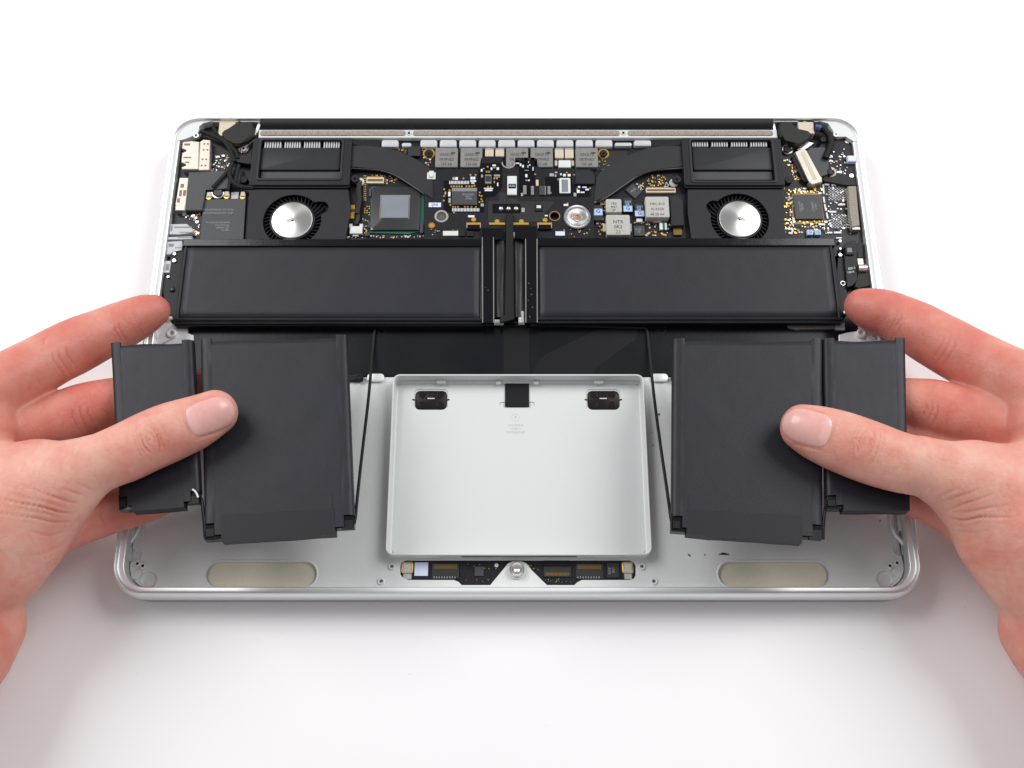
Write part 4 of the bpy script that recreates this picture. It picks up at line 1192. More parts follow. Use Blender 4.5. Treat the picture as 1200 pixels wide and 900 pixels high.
# ------------------------------------------------------------------ the four front cells, held up
def front_cell(TLp, TRp, BRp, BLp, ztop, zbot, label, su, notch, thick=4.8, seed=0, tapev=.93, ears=(1, 1), crumple=(.4, .4), seam_mats=('seam', 'seam')):
    P = [at(*TLp, ztop), at(*TRp, ztop), at(*BRp, zbot), at(*BLp, zbot)]

    def pt(u, v, h=0.0):
        a = P[0].lerp(P[1], u)
        b = P[3].lerp(P[2], u)
        return a.lerp(b, v) + N * h
    N = (P[1] - P[0]).cross(P[0] - P[3]).normalized()
    if N.z < 0:
        N = -N
    W = (P[1] - P[0]).length
    H = (P[3] - P[0]).length
    c = (P[0] + P[1] + P[2] + P[3]) / 4
    o = empty('battery_cell', c - N * thick)
    tag(o, label, 'battery cell', GRP)
    nx, ny = 40, 56
    v, f = [], []
    e_ = 1.6 / H
    for j in range(ny + 1):
        for i in range(nx + 1):
            u = su + (1 - 2 * su) * i / nx
            t_ = .006 + .99 * j / ny
            d = min((u - su) * W, (1 - su - u) * W)
            e = min(1, d / 1.6)
            e2 = min(1, (t_ - .006) * H / 1.2)
            h = -.03 * (1 - e) ** 2 - 1.0 * (1 - e2) ** 2 + .08 * noise.noise((u * W * .09, t_ * H * .09, seed)) + .03 * noise.noise((u * W * .3, t_ * H * .25, seed + 9))
            if j == 0:
                t_ += .004 * math.sin(u * 9 + seed)
            v.append(pt(u, t_, h))
    for j in range(ny):
        for i in range(nx):
            a = j * (nx + 1) + i
            f.append((a, a + 1, a + nx + 2, a + nx + 1))
    # skirt and back
    rim = [i for i in range(nx + 1)] + [j * (nx + 1) + nx for j in range(1, ny + 1)] + [ny * (nx + 1) + i for i in range(nx - 1, -1, -1)] + [j * (nx + 1) for j in range(ny - 1, 0, -1)]
    k0 = len(v)
    for q in rim:
        v.append(Vector(v[q]) - N * thick)
    n = len(rim)
    for i in range(n):
        f.append((rim[i], rim[(i + 1) % n], k0 + (i + 1) % n, k0 + i))
    f.append(tuple(range(k0, k0 + n)))
    MB().add(v, f).build('pouch', o, M['cell'], angle=70, loc=c - N * thick)
    # folded side seams
    for side in (0, 1):
        prof = [(0.04, -thick * .95), (-.02, -thick * .5), (.01, -1.5), (.06, -.95), (.16, -.52), (.30, -.22), (.46, -.06), (.64, .03), (.84, .05), (1.03, .04), (1.10, -.6)]
        v, f = [], []
        m = len(prof)
        J = 44
        for j in range(J + 1):
            t_ = -.008 * ears[side] + (.94 + .008) * j / J
            w_ = su * (1 + .10 * noise.noise((t_ * 5, side, seed)))
            lift = .16 * crumple[side] * noise.noise((t_ * 7, side * 3.1, seed + 2))
            pinch = 1 - .5 * math.exp(-((t_ + .012) / .02) ** 2)
            for q, (a, h) in enumerate(prof):
                uu = a * w_ * 1.05
                hh = h * (1 if h < -.6 else pinch) + (lift + .12 * crumple[side] * noise.noise((t_ * 16, q * .9, seed))) * (1 if 2 < q < 9 else 0)
                v.append(pt(uu if side == 0 else 1 - uu, t_, hh))
        for j in range(J):
            for q in range(m - 1):
                a = j * m + q
                f.append((a, a + 1, a + m + 1, a + m) if side == 1 else (a, a + m, a + m + 1, a + 1))
        f.append(tuple(range(m)) if side == 0 else tuple(range(m - 1, -1, -1)))
        f.append(tuple(J * m + q for q in range(m)))
        MB().add(v, f).build('side_seam', o, M[seam_mats[side]], angle=55, loc=pt(.5 * su if side == 0 else 1 - .5 * su, .5, -2))

    def slab(name, u0, u1, v0, v1, h1, h0, mt, wob=0.0):
        m_ = MB()
        k = 10
        vv, ff = [], []
        for a, h in ((0, h0), (1, h1)):
            for jj, v_ in ((0, v0), (1, v1)):
                for i in range(k + 1):
                    u_ = u0 + (u1 - u0) * i / k
                    vv.append(pt(u_, v_ + wob * noise.noise((u_ * 6, v_ * 3, seed)) * jj, h + (.08 * noise.noise((u_ * 9, v_ * 9, seed)) if a else 0)))
        K = k + 1
        for i in range(k):
            ff += [(2 * K + i, 2 * K + i + 1, 3 * K + i + 1, 3 * K + i), (i, K + i, K + i + 1, i + 1), (K + i, 3 * K + i, 3 * K + i + 1, K + i + 1), (i, i + 1, 2 * K + i + 1, 2 * K + i)]
        ff += [(0, 2 * K, 3 * K, K), (k, K + k, 3 * K + k, 2 * K + k)]
        m_.add(vv, ff)
        return m_.build(name, o, mt)

    ta, tb, na, nb = notch
    slab('end_tape', ta, tb, tapev, 1.03, .10, -thick - .3, M['endtape'], .004)
    slab('tape_overlap', max(su, ta + .01), min(1 - su, tb - .01), tapev - .075, tapev, .12, -.2, M['cell'])
    slab('terminal_block', na, ta, .925, 1.015, -1.0, -thick, M['gloss'])
    slab('terminal_block', tb, nb, .925, 1.0, -1.0, -thick, M['gloss'])
    slab('terminal_tab', na + .01, na + (ta - na) * .55, .965, 1.0, -.4, -2.2, M['tape'])
    slab('terminal_tab', tb + (nb - tb) * .35, nb - .005, .965, 1.01, -.4, -2.2, M['tape'])
    return o, pt


ZC = 38.0
cellA, ptA = front_cell((128.5, 403), (225.5, 399), (234.5, 587), (138.5, 594), ZC - 1, ZC + 2, 'small battery cell in the left hand, red finger showing in the gap beside it', .115, (.165, .80, .0, .985), seed=1, tapev=.865)
cellB, ptB = front_cell((234, 398), (406.5, 393.5), (415.5, 617), (239, 628.5), ZC - 1, ZC + 2, 'big battery cell whose left edge is pressed by the thumb tip', .07, (.115, .87, 0, .995), seed=2, tapev=.905, crumple=(1.1, 1.0))
cellC, ptC = front_cell((788.5, 398), (965, 398), (965, 630), (787, 618), ZC - 1, ZC + 2, 'big battery cell whose right side is pressed by the thumb tip', .072, (.10, .86, .0, .995), seed=3, tapev=.905, crumple=(.5, .9))
cellD, ptD = front_cell((965.5, 397.5), (1062, 397), (1066, 592), (969, 592.5), ZC - 1, ZC + 2, 'small battery cell in the right hand, crossed by its thumb', .115, (.2, 1.0, .01, 1.0), seed=4, tapev=.88)
# connector strips between each pair
for cell, pts in ((cellB, [(233.5, 582), (236.5, 586), (238, 600), (239.5, 615), (240.5, 631)]), (cellC, [(971, 592), (967.5, 594), (965.8, 604), (964.8, 618), (964.5, 632)])):
    MB().tube([at(x, y, ZC + .5) for x, y in pts], .62, 0, 8).build('connector_strip', cell, M['gloss'])
MB().tube([at(x, y, ZC + 2.0) for x, y in [(225.5, 573.5), (228.5, 575.5), (231, 579.5), (232.2, 583)]], .38, 0, 8).build('bare_wire', cellA, M['wht'])
# leads from the big cells to the film
for pts, lab in (([(413.5, 619, 36), (416.5, 606, 36), (418.5, 585, 34), (424.5, 530, 27), (432, 465, 17), (436.5, 412, 10.5), (439.5, 386, 9.4), (445, 381.5, 9.2), (470, 381.6, 9.2), (500, 381.5, 9.2), (540, 380.5, 9.2), (585, 380, 9.2)], 'thin black lead from the centre straps to the big cell left of the trackpad'),
                 ([(788.5, 617, 36), (786, 606, 36), (781, 570, 32), (773, 515, 25), (766.5, 465, 16.5), (761, 412, 10.5), (758, 387.5, 9.4), (752, 384.3, 9.2), (720, 383.4, 9.2), (690, 382.4, 9.2), (655, 381.4, 9.2), (622, 381, 9.2)], 'thin black lead from the centre straps to the big cell right of the trackpad')):
    P_ = [at(*q) for q in pts]
    fine = []
    for i in range(len(P_) - 1):
        p0, p1, p2, p3 = P_[max(i - 1, 0)], P_[i], P_[i + 1], P_[min(i + 2, len(P_) - 1)]
        for s_ in range(6):
            t_ = s_ / 6
            fine.append(.5 * ((2 * p1) + (p2 - p0) * t_ + (2 * p0 - 5 * p1 + 4 * p2 - p3) * t_ ** 2 + (3 * p1 - p0 - 3 * p2 + p3) * t_ ** 3))
    fine.append(P_[-1])
    o = MB().tube(fine, .62, 0, 8).build('battery_lead', None, M['rubber'])
    tag(o, lab, 'cable', 'leads between the battery cells')

# ------------------------------------------------------------------ hands
import openvdb


def skin_mat():
    m = bpy.data.materials.new('skin')
    m.use_nodes = True
    nt = m.node_tree
    L = nt.links.new
    b = nt.nodes['Principled BSDF']
    at_ = nt.nodes.new('ShaderNodeAttribute')
    at_.attribute_name = 'redness'
    tc = nt.nodes.new('ShaderNodeTexCoord')

    def nz(scale, detail=4):
        n = nt.nodes.new('ShaderNodeTexNoise')
        n.inputs['Scale'].default_value = scale
        n.inputs['Detail'].default_value = detail
        L(tc.outputs['Object'], n.inputs['Vector'])
        return n
    n1 = nz(70, 5)
    n2 = nz(420, 3)
    a = nt.nodes.new('ShaderNodeMath'); a.operation = 'MULTIPLY_ADD'
    L(n1.outputs['Fac'], a.inputs[0]); a.inputs[1].default_value = 1.4
    s = nt.nodes.new('ShaderNodeMath'); s.operation = 'SUBTRACT'
    L(at_.outputs['Fac'], s.inputs[0]); s.inputs[1].default_value = .69
    L(s.outputs[0], a.inputs[2])
    a2 = nt.nodes.new('ShaderNodeMath'); a2.operation = 'MULTIPLY_ADD'
    L(n2.outputs['Fac'], a2.inputs[0]); a2.inputs[1].default_value = .35
    s2 = nt.nodes.new('ShaderNodeMath'); s2.operation = 'SUBTRACT'
    L(a.outputs[0], s2.inputs[0]); s2.inputs[1].default_value = .175
    L(s2.outputs[0], a2.inputs[2])
    cr = nt.nodes.new('ShaderNodeValToRGB')
    e = cr.color_ramp.elements
    e[0].position, e[0].color = .0, (.68, .365, .285, 1)
    e[1].position, e[1].color = 1.0, (.55, .15, .115, 1)
    x = e.new(.5)
    x.color = (.62, .238, .18, 1)
    L(a2.outputs[0], cr.inputs[0])
    L(cr.outputs[0], b.inputs['Base Color'])
    b.inputs['Roughness'].default_value = .48
    b.inputs['Specular IOR Level'].default_value = .42
    b.inputs['Subsurface Weight'].default_value = .28
    b.inputs['Subsurface Radius'].default_value = (1.0, .38, .2)
    b.inputs['Subsurface Scale'].default_value = .0022
    # fine skin relief
    v = nt.nodes.new('ShaderNodeTexVoronoi')
    v.feature = 'DISTANCE_TO_EDGE'
    v.inputs['Scale'].default_value = 1150
    L(tc.outputs['Object'], v.inputs['Vector'])
    n3 = nz(700, 4)
    ad = nt.nodes.new('ShaderNodeMath'); ad.operation = 'MULTIPLY_ADD'
    L(v.outputs['Distance'], ad.inputs[0]); ad.inputs[1].default_value = .8
    L(n3.outputs['Fac'], ad.inputs[2])
    bp = nt.nodes.new('ShaderNodeBump')
    bp.inputs['Strength'].default_value = .38
    bp.inputs['Distance'].default_value = .0003
    L(ad.outputs[0], bp.inputs['Height'])
    L(bp.outputs[0], b.inputs['Normal'])
    return m


def nail_mat():
    m = mat('fingernail', (.72, .375, .335), .33, spec=.5, var=.05, vscale=500, coat=.15)
    b = m.node_tree.nodes['Principled BSDF']
    b.inputs['Subsurface Weight'].default_value = .2
    b.inputs['Subsurface Radius'].default_value = (1, .4, .25)
    b.inputs['Subsurface Scale'].default_value = .0015
    return m


SKIN = skin_mat()
NAIL = nail_mat()
NAIL_PALE = mat('fingernail_edge', (.73, .405, .37), .3, spec=.5, coat=.1)
CN = np.array(CAMP)


def hand(name, label, chains, creases, nail, lines, pivot, knuckle_noise=0.0):
    """chains: name -> dict(pts=[(px, py, radius px, z)], red, flat, k (blend with what is already there))"""
    G = []
    for nm, c in chains.items():
        P, Rr = [], []
        for x, y, r, z in c['pts']:
            p = at(x, y, z)
            P.append(np.array(p))
            Rr.append(r * (CAMP - p).length / FPX)
        # subdivide with Catmull-Rom
        PP, RR = [], []
        for i in range(len(P) - 1):
            g = [max(i - 1, 0), i, i + 1, min(i + 2, len(P) - 1)]
            for s in range(5):
                t = s / 5
                w_ = [.5 * (-t + 2 * t * t - t ** 3), .5 * (2 - 5 * t * t + 3 * t ** 3), .5 * (t + 4 * t * t - 3 * t ** 3), .5 * (-t * t + t ** 3)]
                PP.append(sum(P[a] * b for a, b in zip(g, w_)))
                RR.append(sum(Rr[a] * b for a, b in zip(g, w_)))
        PP.append(P[-1]); RR.append(Rr[-1])
        G.append((nm, np.array(PP), np.array(RR), c))
    allp = np.concatenate([g[1] for g in G])
    allr = np.concatenate([g[2] for g in G])
    lo = (allp - allr[:, None]).min(0) - 3
    hi = (allp + allr[:, None]).max(0) + 3
    H = .62
    N = np.ceil((hi - lo) / H).astype(int)
    D = np.full(N, 6.0, np.float32)
    LB_ = np.zeros(N, np.int8)

    def put(P, r, flat, k, gi):
        """smallest distance to one chain, segment by segment in its own box, then blended into the field"""
        a = np.maximum(((P - r[:, None]).min(0) - 7 - lo) / H, 0).astype(int)
        b = np.minimum(((P + r[:, None]).max(0) + 7 - lo) / H + 1, N).astype(int)
        best = np.full(b - a, 6.0, np.float32)
        for i in range(len(P) - 1):
            p, q = P[i], P[i + 1]
            rm = max(r[i], r[i + 1]) + 5
            s0 = np.maximum((np.minimum(p, q) - rm - lo) / H, a).astype(int)
            s1 = np.minimum((np.maximum(p, q) + rm - lo) / H + 1, b).astype(int)
            if (s1 <= s0).any():
                continue
            g = [(lo[m] + H * np.arange(s0[m], s1[m]) - p[m]).astype(np.float32) for m in range(3)]
            X, Y, Z = g[0][:, None, None], g[1][None, :, None], g[2][None, None, :]
            d = (q - p).astype(np.float32)
            dd = max(float(d @ d), 1e-9)
            t = np.clip((X * d[0] + Y * d[1] + Z * d[2]) / dd, 0, 1)
            X, Y, Z = X - t * d[0], Y - t * d[1], Z - t * d[2]
            w2 = X * X + Y * Y + Z * Z
            if flat != 1:
                ax = CN - (p + q) / 2
                ax = (ax / np.linalg.norm(ax)).astype(np.float32)
                c_ = X * ax[0] + Y * ax[1] + Z * ax[2]
                w2 = w2 + c_ * c_ * np.float32(1 / flat ** 2 - 1)
            dist = np.sqrt(w2) - (np.float32(r[i]) + t * np.float32(r[i + 1] - r[i]))
            v = best[tuple(slice(x - o, y - o) for x, y, o in zip(s0, s1, a))]
            np.minimum(v, dist, out=v)
        sl = tuple(slice(i, j) for i, j in zip(a, b))
        old = D[sl]
        LB_[sl][best < old] = gi
        h = np.clip(.5 + .5 * (old - best) / k, 0, 1)
        D[sl] = old * (1 - h) + best * h - k * h * (1 - h)
    for gi, (nm, P, r, c) in enumerate(G):
        put(P, r, c.get('flat', 1), c.get('k', 2.0), gi)
    # gentle blur of the field rounds the joints of the chain
    for _ in range(3):
        D[1:-1] = .25 * D[:-2] + .5 * D[1:-1] + .25 * D[2:]
        D[:, 1:-1] = .25 * D[:, :-2] + .5 * D[:, 1:-1] + .25 * D[:, 2:]
        D[:, :, 1:-1] = .25 * D[:, :, :-2] + .5 * D[:, :, 1:-1] + .25 * D[:, :, 2:]
    grid = openvdb.FloatGrid(6.0)
    grid.copyFromArray(D.astype(np.float32))
    V, Q = grid.convertToQuads(isovalue=0.0)[:2]
    V = V.astype(float)
    li = np.clip(np.rint(V).astype(int), 0, N - 1)
    lab = LB_[li[:, 0], li[:, 1], li[:, 2]]
    V = V * H + lo
    Q = Q.astype(int)[:, ::-1]

    def normals(V):
        n = np.cross(V[Q[:, 2]] - V[Q[:, 0]], V[Q[:, 3]] - V[Q[:, 1]])
        o = np.zeros_like(V)
        for k in range(4):
            np.add.at(o, Q[:, k], n)
        return o / np.maximum(np.linalg.norm(o, axis=1, keepdims=True), 1e-9)
    nr = normals(V)
    # orientation check
    if (nr * (V - V.mean(0))).sum() < 0:
        Q = Q[:, ::-1]
        nr = -nr
    # picture position of every vertex
    F_, U_ = np.array(FWD), np.array(UPV)
    rel = V - CN
    dep = rel @ F_
    px = 600 + FPX * rel[:, 0] / dep
    py = 450 - FPX * (rel @ U_) / dep
    vis = (nr * (-rel)).sum(1) > 0
    names = [g[0] for g in G]
    disp = np.zeros(len(V))
    red = np.zeros(len(V))
    for nm, pts, depth, wd in creases:
        m = vis & (lab == names.index(nm)) if nm else vis
        pts = np.array(pts, float)
        S_ = []
        for i in range(len(pts) - 1):
            for t in np.linspace(0, 1, 9)[: 9 if i == len(pts) - 2 else 8]:
                S_.append(pts[i] * (1 - t) + pts[i + 1] * t)
        S_ = np.array(S_)
        ta = np.sin(np.linspace(.12, math.pi - .12, len(S_))) ** .6
        bb = (px > S_[:, 0].min() - 8) & (px < S_[:, 0].max() + 8) & (py > S_[:, 1].min() - 8) & (py < S_[:, 1].max() + 8)
        ix = np.where(m & bb)[0]
        if not len(ix):
            continue
        dd = np.sqrt((px[ix, None] - S_[:, 0]) ** 2 + (py[ix, None] - S_[:, 1]) ** 2)
        j = dd.argmin(1)
        dm = dd[np.arange(len(ix)), j]
        g = np.exp(-(dm / wd) ** 2) * ta[j]
        bulge = np.exp(-((dm - wd * 2.0) / (wd * 1.2)) ** 2) * ta[j]
        disp[ix] = np.where(g > .05, np.minimum(disp[ix], -depth * g), disp[ix]) + depth * .12 * bulge
        red[ix] = np.maximum(red[ix], .30 * g * min(1, abs(depth) * 2.0))
    # soft unevenness of flesh
    lump = np.array([noise.noise((p[0] * .09, p[1] * .09, p[2] * .09)) for p in V]) * .3
    V = V + nr * (disp + lump)[:, None]
    # redness by digit, blended over the joints
    acc, tot = np.zeros(len(V)), np.zeros(len(V))
    for gi, (nm, P, r, c) in enumerate(G):
        d = np.full(len(V), 1e3)
        T = np.zeros(len(V))
        for i in range(len(P) - 1):
            a, b = P[i], P[i + 1]
            e = b - a
            q = V - a
            t = np.clip((q @ e) / max(e @ e, 1e-9), 0, 1)
            dd = np.linalg.norm(q - t[:, None] * e, axis=1) - (r[i] + t * (r[i + 1] - r[i]))
            s_ = dd < d
            d = np.where(s_, dd, d)
            T = np.where(s_, (i + t) / (len(P) - 1), T)
        rc = c['red']
        rv = np.interp(T, np.linspace(0, 1, len(rc)), rc)
        w_ = np.exp(-np.clip(d, -3, 30) / 1.6)
        acc += rv * w_
        tot += w_
    redv = acc / tot + red
    if lines:
        redv += lines(px, py, lab, names)
    # remove what no part of the photograph could show: nothing, the whole hand is kept
    pv = Vector(pivot)
    me = bpy.data.meshes.new(name)
    me.vertices.add(len(V))
    me.vertices.foreach_set('co', ((V - np.array(pv)) * MM).astype(np.float32).ravel())
    me.loops.add(len(Q) * 4)
    me.loops.foreach_set('vertex_index', Q.ravel().astype(np.int32))
    me.polygons.add(len(Q))
    me.polygons.foreach_set('loop_start', np.arange(0, len(Q) * 4, 4, dtype=np.int32))
    me.polygons.foreach_set('use_smooth', np.ones(len(Q), bool))
    me.update(calc_edges=True)
    at_ = me.attributes.new('redness', 'FLOAT', 'POINT')
    at_.data.foreach_set('value', np.clip(redv, 0, 1.2).astype(np.float32))
    me.materials.append(SKIN)
    o = link(name, me, pv)
    tag(o, label, 'hand')
    # thumb nail, laid on the skin
    bvh = BVHTree.FromPolygons([tuple(p) for p in V], [tuple(q) for q in Q])
    c0, ax, hl, hw = nail          # centre px, axis angle (towards the tip), half length, half width
    ca, sa = math.cos(ax), math.sin(ax)

    def onskin(x, y):
        d = (at(x, y, 0) - CAMP).normalized()
        h_ = bvh.ray_cast(CAMP, d)
        return h_[0], h_[1]
    nu, nv = 22, 16
    v, f, mi = [], [], []
    for j in range(nv + 1):
        for i in range(nu + 1):
            s, t = -1 + 2 * i / nu, -1 + 2 * j / nv        # s along the axis to the tip, t across
            lim = math.sqrt(max(0, 1 - (abs(s) ** (3.0 if s > 0 else 5.0)) * (.80 if s > 0 else .55)))
            a, b = s * hl, t * hw * lim * (1.0 if s > -.6 else 1)
            if s < 0:
                a -= (1 - t * t) * hl * .10
            else:
                a += (1 - t * t) * hl * .08
            x, y = c0[0] + a * ca - b * sa, c0[1] + a * sa + b * ca
            p, nrm = onskin(x, y)
            if p is None:
                p, nrm = onskin(c0[0], c0[1])
            edge = max(abs(t) ** 4, abs(s) ** 6 if s < 0 else 0)
            v.append(p + nrm * (.16 - .5 * edge + .16 * (1 - t * t)))
            mi.append(s)
    tpm = []
    for j in range(nv):
        for i in range(nu):
            q = j * (nu + 1) + i
            f.append((q, q + 1, q + nu + 2, q + nu + 1))
            s = -1 + 2 * (i + .5) / nu
            tt = -1 + 2 * (j + .5) / nv
            tpm.append(1 if (s > .86 - .10 * (1 - tt * tt) or s < -.62 + .28 * (1 - tt * tt) - .18) else 0)
    nm_ = MB()
    nm_.v, nm_.f, nm_.m = [tuple(p) for p in v], f, tpm
    no = nm_.build('fingernail', o, [NAIL, NAIL_PALE], angle=80)
    sd = no.modifiers.new('thickness', 'SOLIDIFY')
    sd.thickness = .0003
    sd.offset = -1
    return o


Zt = ZC + 8.5
left_chains = dict(
    thumb=dict(pts=[(251, 484, 26, Zt - .5), (224, 497, 31, Zt), (190, 510, 33.5, Zt + 1), (150, 529, 32.5, Zt + 2), (110, 546, 33, Zt + 2), (68, 568, 45, Zt), (30, 596, 58, Zt - 4), (-15, 630, 74, Zt - 7), (-70, 655, 90, Zt - 8), (-130, 690, 100, Zt - 8)], red=[.30, .26, .36, .24, .18, .16, .20, .24, .3, .3], flat=.84, k=2),
    thenar=dict(pts=[(40, 565, 42, Zt - 3), (-10, 573, 47, Zt - 4), (-60, 575, 50, Zt - 4)], red=[.2, .22, .25], k=9, flat=.8),
    index=dict(pts=[(180, 364, 18.2, 22), (168, 369, 22, 22.5), (150, 378, 25, 23.5), (120, 391, 27.5, 26), (87, 406, 30, 30), (50, 425, 30.5, 35), (0, 452, 33, 42), (-50, 475, 42, 44), (-110, 520, 60, 42)], red=[.9, .85, .62, .5, .75, .55, .5, .4, .35], flat=.92, k=1.6),
    web=dict(pts=[(-14, 505, 30, 42), (-50, 540, 46, 42), (-90, 600, 70, 40)], red=[.5, .4, .35], k=5),
    middle=dict(pts=[(252, 452, 18, 22), (232, 455, 22, 22.5), (195, 461, 24.5, 23.5), (160, 466, 26, 24), (130, 472, 27.5, 24.5), (98, 481, 29.5, 26), (70, 491.5, 29.5, 28), (35, 501, 29.5, 31), (-15, 515, 34, 35)], red=[.95, .9, .8, .75, .72, .8, .62, .6, .6], flat=.92, k=.7),
    ring=dict(pts=[(197, 580, 18.5, 20), (170, 587, 24, 21.5), (133, 596, 27, 24.5), (95, 607, 28.5, 26), (50, 622, 33, 27.5), (-10, 640, 46, 29), (-60, 660, 60, 30)], red=[.9, .8, .72, .7, .65, .6, .5], flat=.92, k=.7),
    wrist=dict(pts=[(-26, 735, 46, 25), (-62, 766, 60, 28), (-140, 805, 82, 34), (-230, 850, 90, 38), (-340, 905, 95, 43), (-470, 965, 100, 50)], red=[.45, .45, .42, .4], k=3),
)
cr = []


def arcs(nm, c, rx, ry, rot, spans, depth, wd):
    for a0, a1, sc in spans:
        P_ = []
        for k in range(7):
            t = math.radians(a0 + (a1 - a0) * k / 6)
            x, y = rx * sc * math.cos(t), ry * sc * math.sin(t)
            P_.append((c[0] + x * math.cos(rot) - y * math.sin(rot), c[1] + x * math.sin(rot) + y * math.cos(rot)))
        cr.append((nm, P_, depth, wd))


rk = random.Random(4)


def knuckle(nm, c, rot):
    for sc, sp, dp in ((1, 66, .8), (.5, 55, .62), (1.5, 50, .5), (2.0, 36, .34), (-1, 64, .72), (-.55, 52, .6), (-1.5, 46, .46), (-2.1, 32, .3), (.08, 48, .55)):
        j = rk.uniform(-10, 10)
        base = 180 if sc > 0 else 0
        arcs(nm, (c[0] + rk.uniform(-1, 1), c[1] + rk.uniform(-1.5, 1.5)), 9, 19, rot, [(base + j - sp * rk.uniform(.7, 1.1), base + j + sp * rk.uniform(.7, 1.1), abs(sc))], dp * .85, 1.1)



def fine_lines(a, b, half, n, seed, tilt=0.0):
    """many faint wrinkles across the line a-b"""
    q = random.Random(seed)
    dx, dy = b[0] - a[0], b[1] - a[1]
    L = math.hypot(dx, dy)
    tx, ty = dx / L, dy / L
    for _ in range(n):
        u, v = q.uniform(0, 1), q.uniform(-half, half)
        ln = q.uniform(5, 15)
        an = q.gauss(math.pi / 2 + tilt, .28)
        ex, ey = math.cos(an) * tx - math.sin(an) * ty, math.cos(an) * ty + math.sin(an) * tx
        cx, cy = a[0] + dx * u - ty * v, a[1] + dy * u + tx * v
        w_ = q.uniform(-1.2, 1.2)
        cr.append((None, [(cx - ex * ln / 2, cy - ey * ln / 2), (cx + tx * w_, cy + ty * w_), (cx + ex * ln / 2, cy + ey * ln / 2)], q.uniform(.06, .17), .95))


knuckle('thumb', (176, 515), -.38)
fine_lines((215, 500), (130, 540), 24, 70, 1)
fine_lines((120, 548), (10, 590), 40, 90, 2, .5)
fine_lines((60, 570), (10, 660), 50, 60, 3, .9)
fine_lines((165, 372), (20, 440), 22, 80, 4)
fine_lines((128, 474), (25, 505), 20, 50, 5)
# flexion lines of the fingers
for nm, c, ang, ln in (('index', (141, 386), -.42, 17), ('index', (136, 388), -.42, 13), ('index', (72, 421), -.5, 26), ('index', (65, 424), -.5, 22), ('index', (80, 416), -.5, 18), ('middle', (95, 486), -.3, 18), ('middle', (86, 489), -.3, 16), ('middle', (104, 484), -.3, 13), ('ring', (118, 605), -.3, 14), ('index', (52, 398), .1, 6)):
    d_ = (math.cos(ang + math.pi / 2), math.sin(ang + math.pi / 2))
    cr.append((nm, [(c[0] - d_[0] * ln * .55 + 2, c[1] - d_[1] * ln * .55), (c[0] - 1, c[1]), (c[0] + d_[0] * ln + 1, c[1] + d_[1] * ln)], .5, 1.15))
# fan of skin folds at the base of the thumb
for pts, dp in (([(92, 590), (80, 588), (62, 582), (18, 566)], .7), ([(84, 602), (68, 600), (46, 594), (-6, 584)], 1.1), ([(82, 612), (62, 612), (38, 607), (-10, 600)], .8), ([(80, 622), (58, 628), (30, 622)], .5), ([(100, 582), (88, 578), (74, 573)], .5), ([(78, 636), (54, 648), (26, 652)], .35), ([(64, 656), (40, 672), (10, 682)], .35), ([(110, 576), (100, 571), (90, 566)], .35), ([(76, 595), (56, 589), (10, 578)], .5), ([(70, 606), (50, 601), (0, 592)], .5)):
    cr.append((None, pts, dp * .6, 1.6))
nail_l = ((247, 487), -.33, 26.5, 20)
for k, (a_, b_) in enumerate((((-30, -16), (-30, 16)), ((-27, -20.5), (10, -21.5)), ((-27, 20.5), (8, 21.5)))):
    ca, sa = math.cos(-.33), math.sin(-.33)
    cr.append(('thumb', [(247 + a_[0] * ca - a_[1] * sa, 487 + a_[0] * sa + a_[1] * ca), (247 + (a_[0] + b_[0]) / 2 * ca - (a_[1] + b_[1]) / 2 * sa - (2 if k == 0 else 0), 487 + (a_[0] + b_[0]) / 2 * sa + (a_[1] + b_[1]) / 2 * ca), (247 + b_[0] * ca - b_[1] * sa, 487 + b_[0] * sa + b_[1] * ca)], .38, 1.5))
creases_l = list(cr)
hand('hand', 'hand on the left of the laptop, thumb pointing right onto the big battery cell', left_chains, creases_l, nail_l, None, at(20, 590, 30))

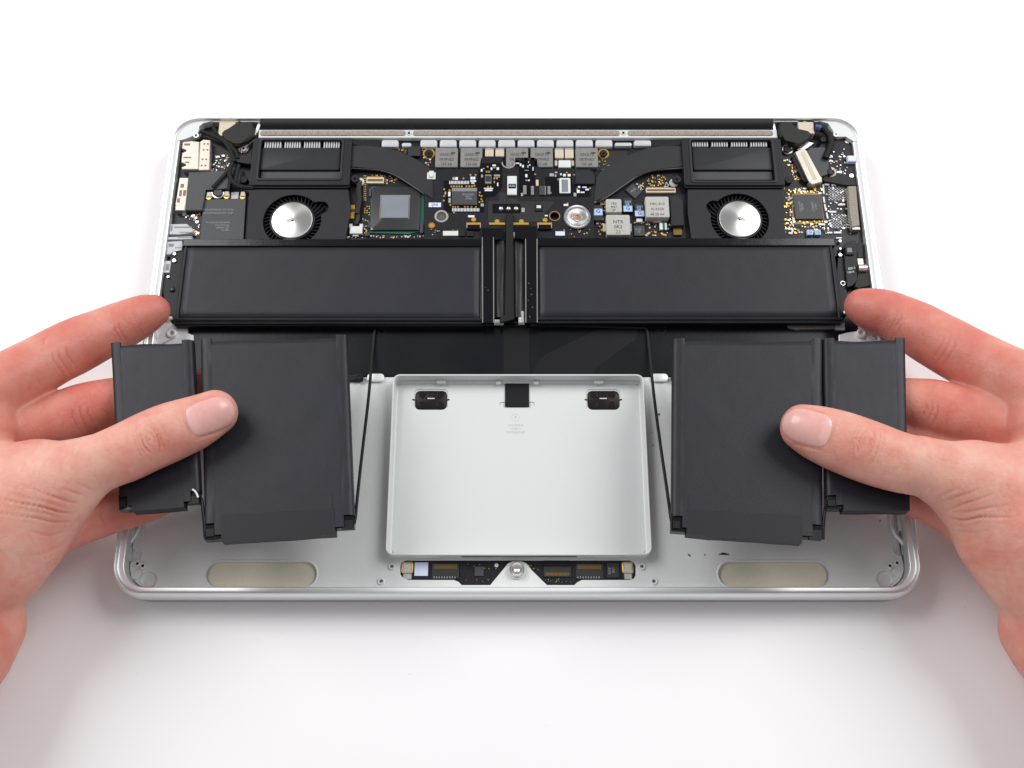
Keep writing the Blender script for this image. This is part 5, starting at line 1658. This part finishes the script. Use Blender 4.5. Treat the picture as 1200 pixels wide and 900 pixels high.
cr.clear()
right_chains = dict(
    thumb=dict(pts=[(941, 501, 26, Zt - .5), (968, 511, 33, Zt), (1008, 526, 35.5, Zt + 1), (1052, 541, 33.5, Zt + 2), (1090, 550, 33, Zt + 2), (1130, 566, 41, Zt), (1163, 592, 50, Zt - 4), (1205, 628, 70, Zt - 7), (1265, 658, 92, Zt - 8), (1330, 700, 100, Zt - 8)], red=[.28, .24, .34, .22, .18, .16, .20, .24, .3, .3], flat=.84, k=2),
    thenar=dict(pts=[(1150, 570, 45, Zt - 3), (1205, 575, 49, Zt - 4), (1265, 575, 50, Zt - 4)], red=[.2, .22, .25], k=9, flat=.8),
    index=dict(pts=[(1011, 359, 20, 22), (1024, 363, 24, 22.5), (1046, 370, 26, 23.5), (1085, 391, 30, 27), (1122, 412, 31.5, 31), (1166, 434.5, 33, 36), (1210, 458, 37, 42), (1260, 480, 44, 44), (1320, 530, 60, 42)], red=[.85, .8, .72, .7, .8, .5, .4, .4, .4], flat=.92, k=1.6),
    web=dict(pts=[(1212, 500, 31, 42), (1250, 540, 46, 42), (1290, 600, 70, 40)], red=[.5, .4, .35], k=5),
    fold=dict(pts=[(1176, 492, 10, 33), (1170, 512, 11, 33), (1168, 535, 14, 34)], red=[.3, .3, .3], k=3),
    middle=dict(pts=[(955, 456, 18, 22), (985, 460, 22, 22.5), (1025, 466, 25, 24), (1065, 472, 27.5, 25), (1092, 477, 31, 26.5), (1120, 486, 32.5, 28), (1150, 492, 33, 31), (1200, 505, 36, 35)], red=[.9, .85, .7, .5, .62, .55, .6, .6], flat=.92, k=.7),
    ring=dict(pts=[(1000, 560, 18, 20), (1035, 568, 23, 22.5), (1065, 578, 24, 25), (1095, 590, 25, 26), (1125, 602, 29, 27.5), (1180, 625, 46, 29), (1240, 650, 60, 30)], red=[.9, .8, .75, .7, .65, .6, .5], flat=.92, k=.7),
    ring_mid=dict(pts=[(1050, 512, 22, 19.5), (1095, 520, 24, 21), (1150, 535, 30, 25)], red=[.8, .8, .7], flat=.9, k=1.0),
    wrist=dict(pts=[(1225, 737, 45, 25), (1262, 764, 58, 28), (1340, 805, 82, 34), (1430, 850, 90, 38), (1540, 905, 95, 43), (1670, 965, 100, 50)], red=[.45, .45, .42, .4], k=3),
)
knuckle('thumb', (1015, 521), .30)
fine_lines((975, 512), (1065, 545), 24, 70, 6)
fine_lines((1075, 548), (1190, 590), 40, 90, 7, -.5)
fine_lines((1135, 570), (1195, 660), 50, 60, 8, -.9)
fine_lines((1030, 366), (1180, 440), 22, 80, 9)
fine_lines((1068, 473), (1160, 495), 20, 50, 10)
for nm, c, ang, ln in (('index', (1050, 372), .42, 17), ('index', (1055, 373), .42, 12), ('index', (1110, 406), .5, 24), ('index', (1117, 409), .5, 22), ('index', (1104, 403), .5, 18), ('middle', (1092, 480), .25, 16), ('middle', (1098, 483), .25, 16), ('middle', (1085, 478), .25, 12)):
    d_ = (math.cos(ang + math.pi / 2), math.sin(ang + math.pi / 2))
    cr.append((nm, [(c[0] - d_[0] * ln * .55 - 2, c[1] - d_[1] * ln * .55), (c[0] + 1, c[1]), (c[0] + d_[0] * ln - 1, c[1] + d_[1] * ln)], .5, 1.15))
for pts, dp in (([(1107, 588), (1120, 583), (1136, 578), (1150, 572)], .5), ([(1112, 598), (1126, 592), (1146, 586), (1166, 578)], .7), ([(1116, 608), (1130, 610), (1150, 606), (1185, 606)], 1.1), ([(1118, 600), (1135, 600), (1155, 596), (1180, 592)], .6), ([(1118, 622), (1140, 624), (1170, 620)], .5), ([(1100, 583), (1112, 577), (1126, 571)], .4), ([(1124, 640), (1146, 646), (1178, 648)], .35), ([(1132, 655), (1160, 668), (1190, 672)], .3)):
    cr.append((None, pts, dp * .6, 1.6))
nail_r = ((945.5, 500.5), math.pi + .26, 27, 21)
for k, (a_, b_) in enumerate((((-31, -16), (-31, 16)), ((-27, -21.5), (10, -22.5)), ((-27, 21.5), (8, 22.5)))):
    ca, sa = math.cos(nail_r[1]), math.sin(nail_r[1])
    f_ = lambda u, v: (945 + u * ca - v * sa, 500.5 + u * sa + v * ca)
    cr.append(('thumb', [f_(*a_), f_((a_[0] + b_[0]) / 2 - (2 if k == 0 else 0), (a_[1] + b_[1]) / 2), f_(*b_)], .38, 1.5))
hand('hand', 'hand on the right of the laptop, thumb pointing left onto the big battery cell', right_chains, list(cr), nail_r, None, at(1180, 590, 30))
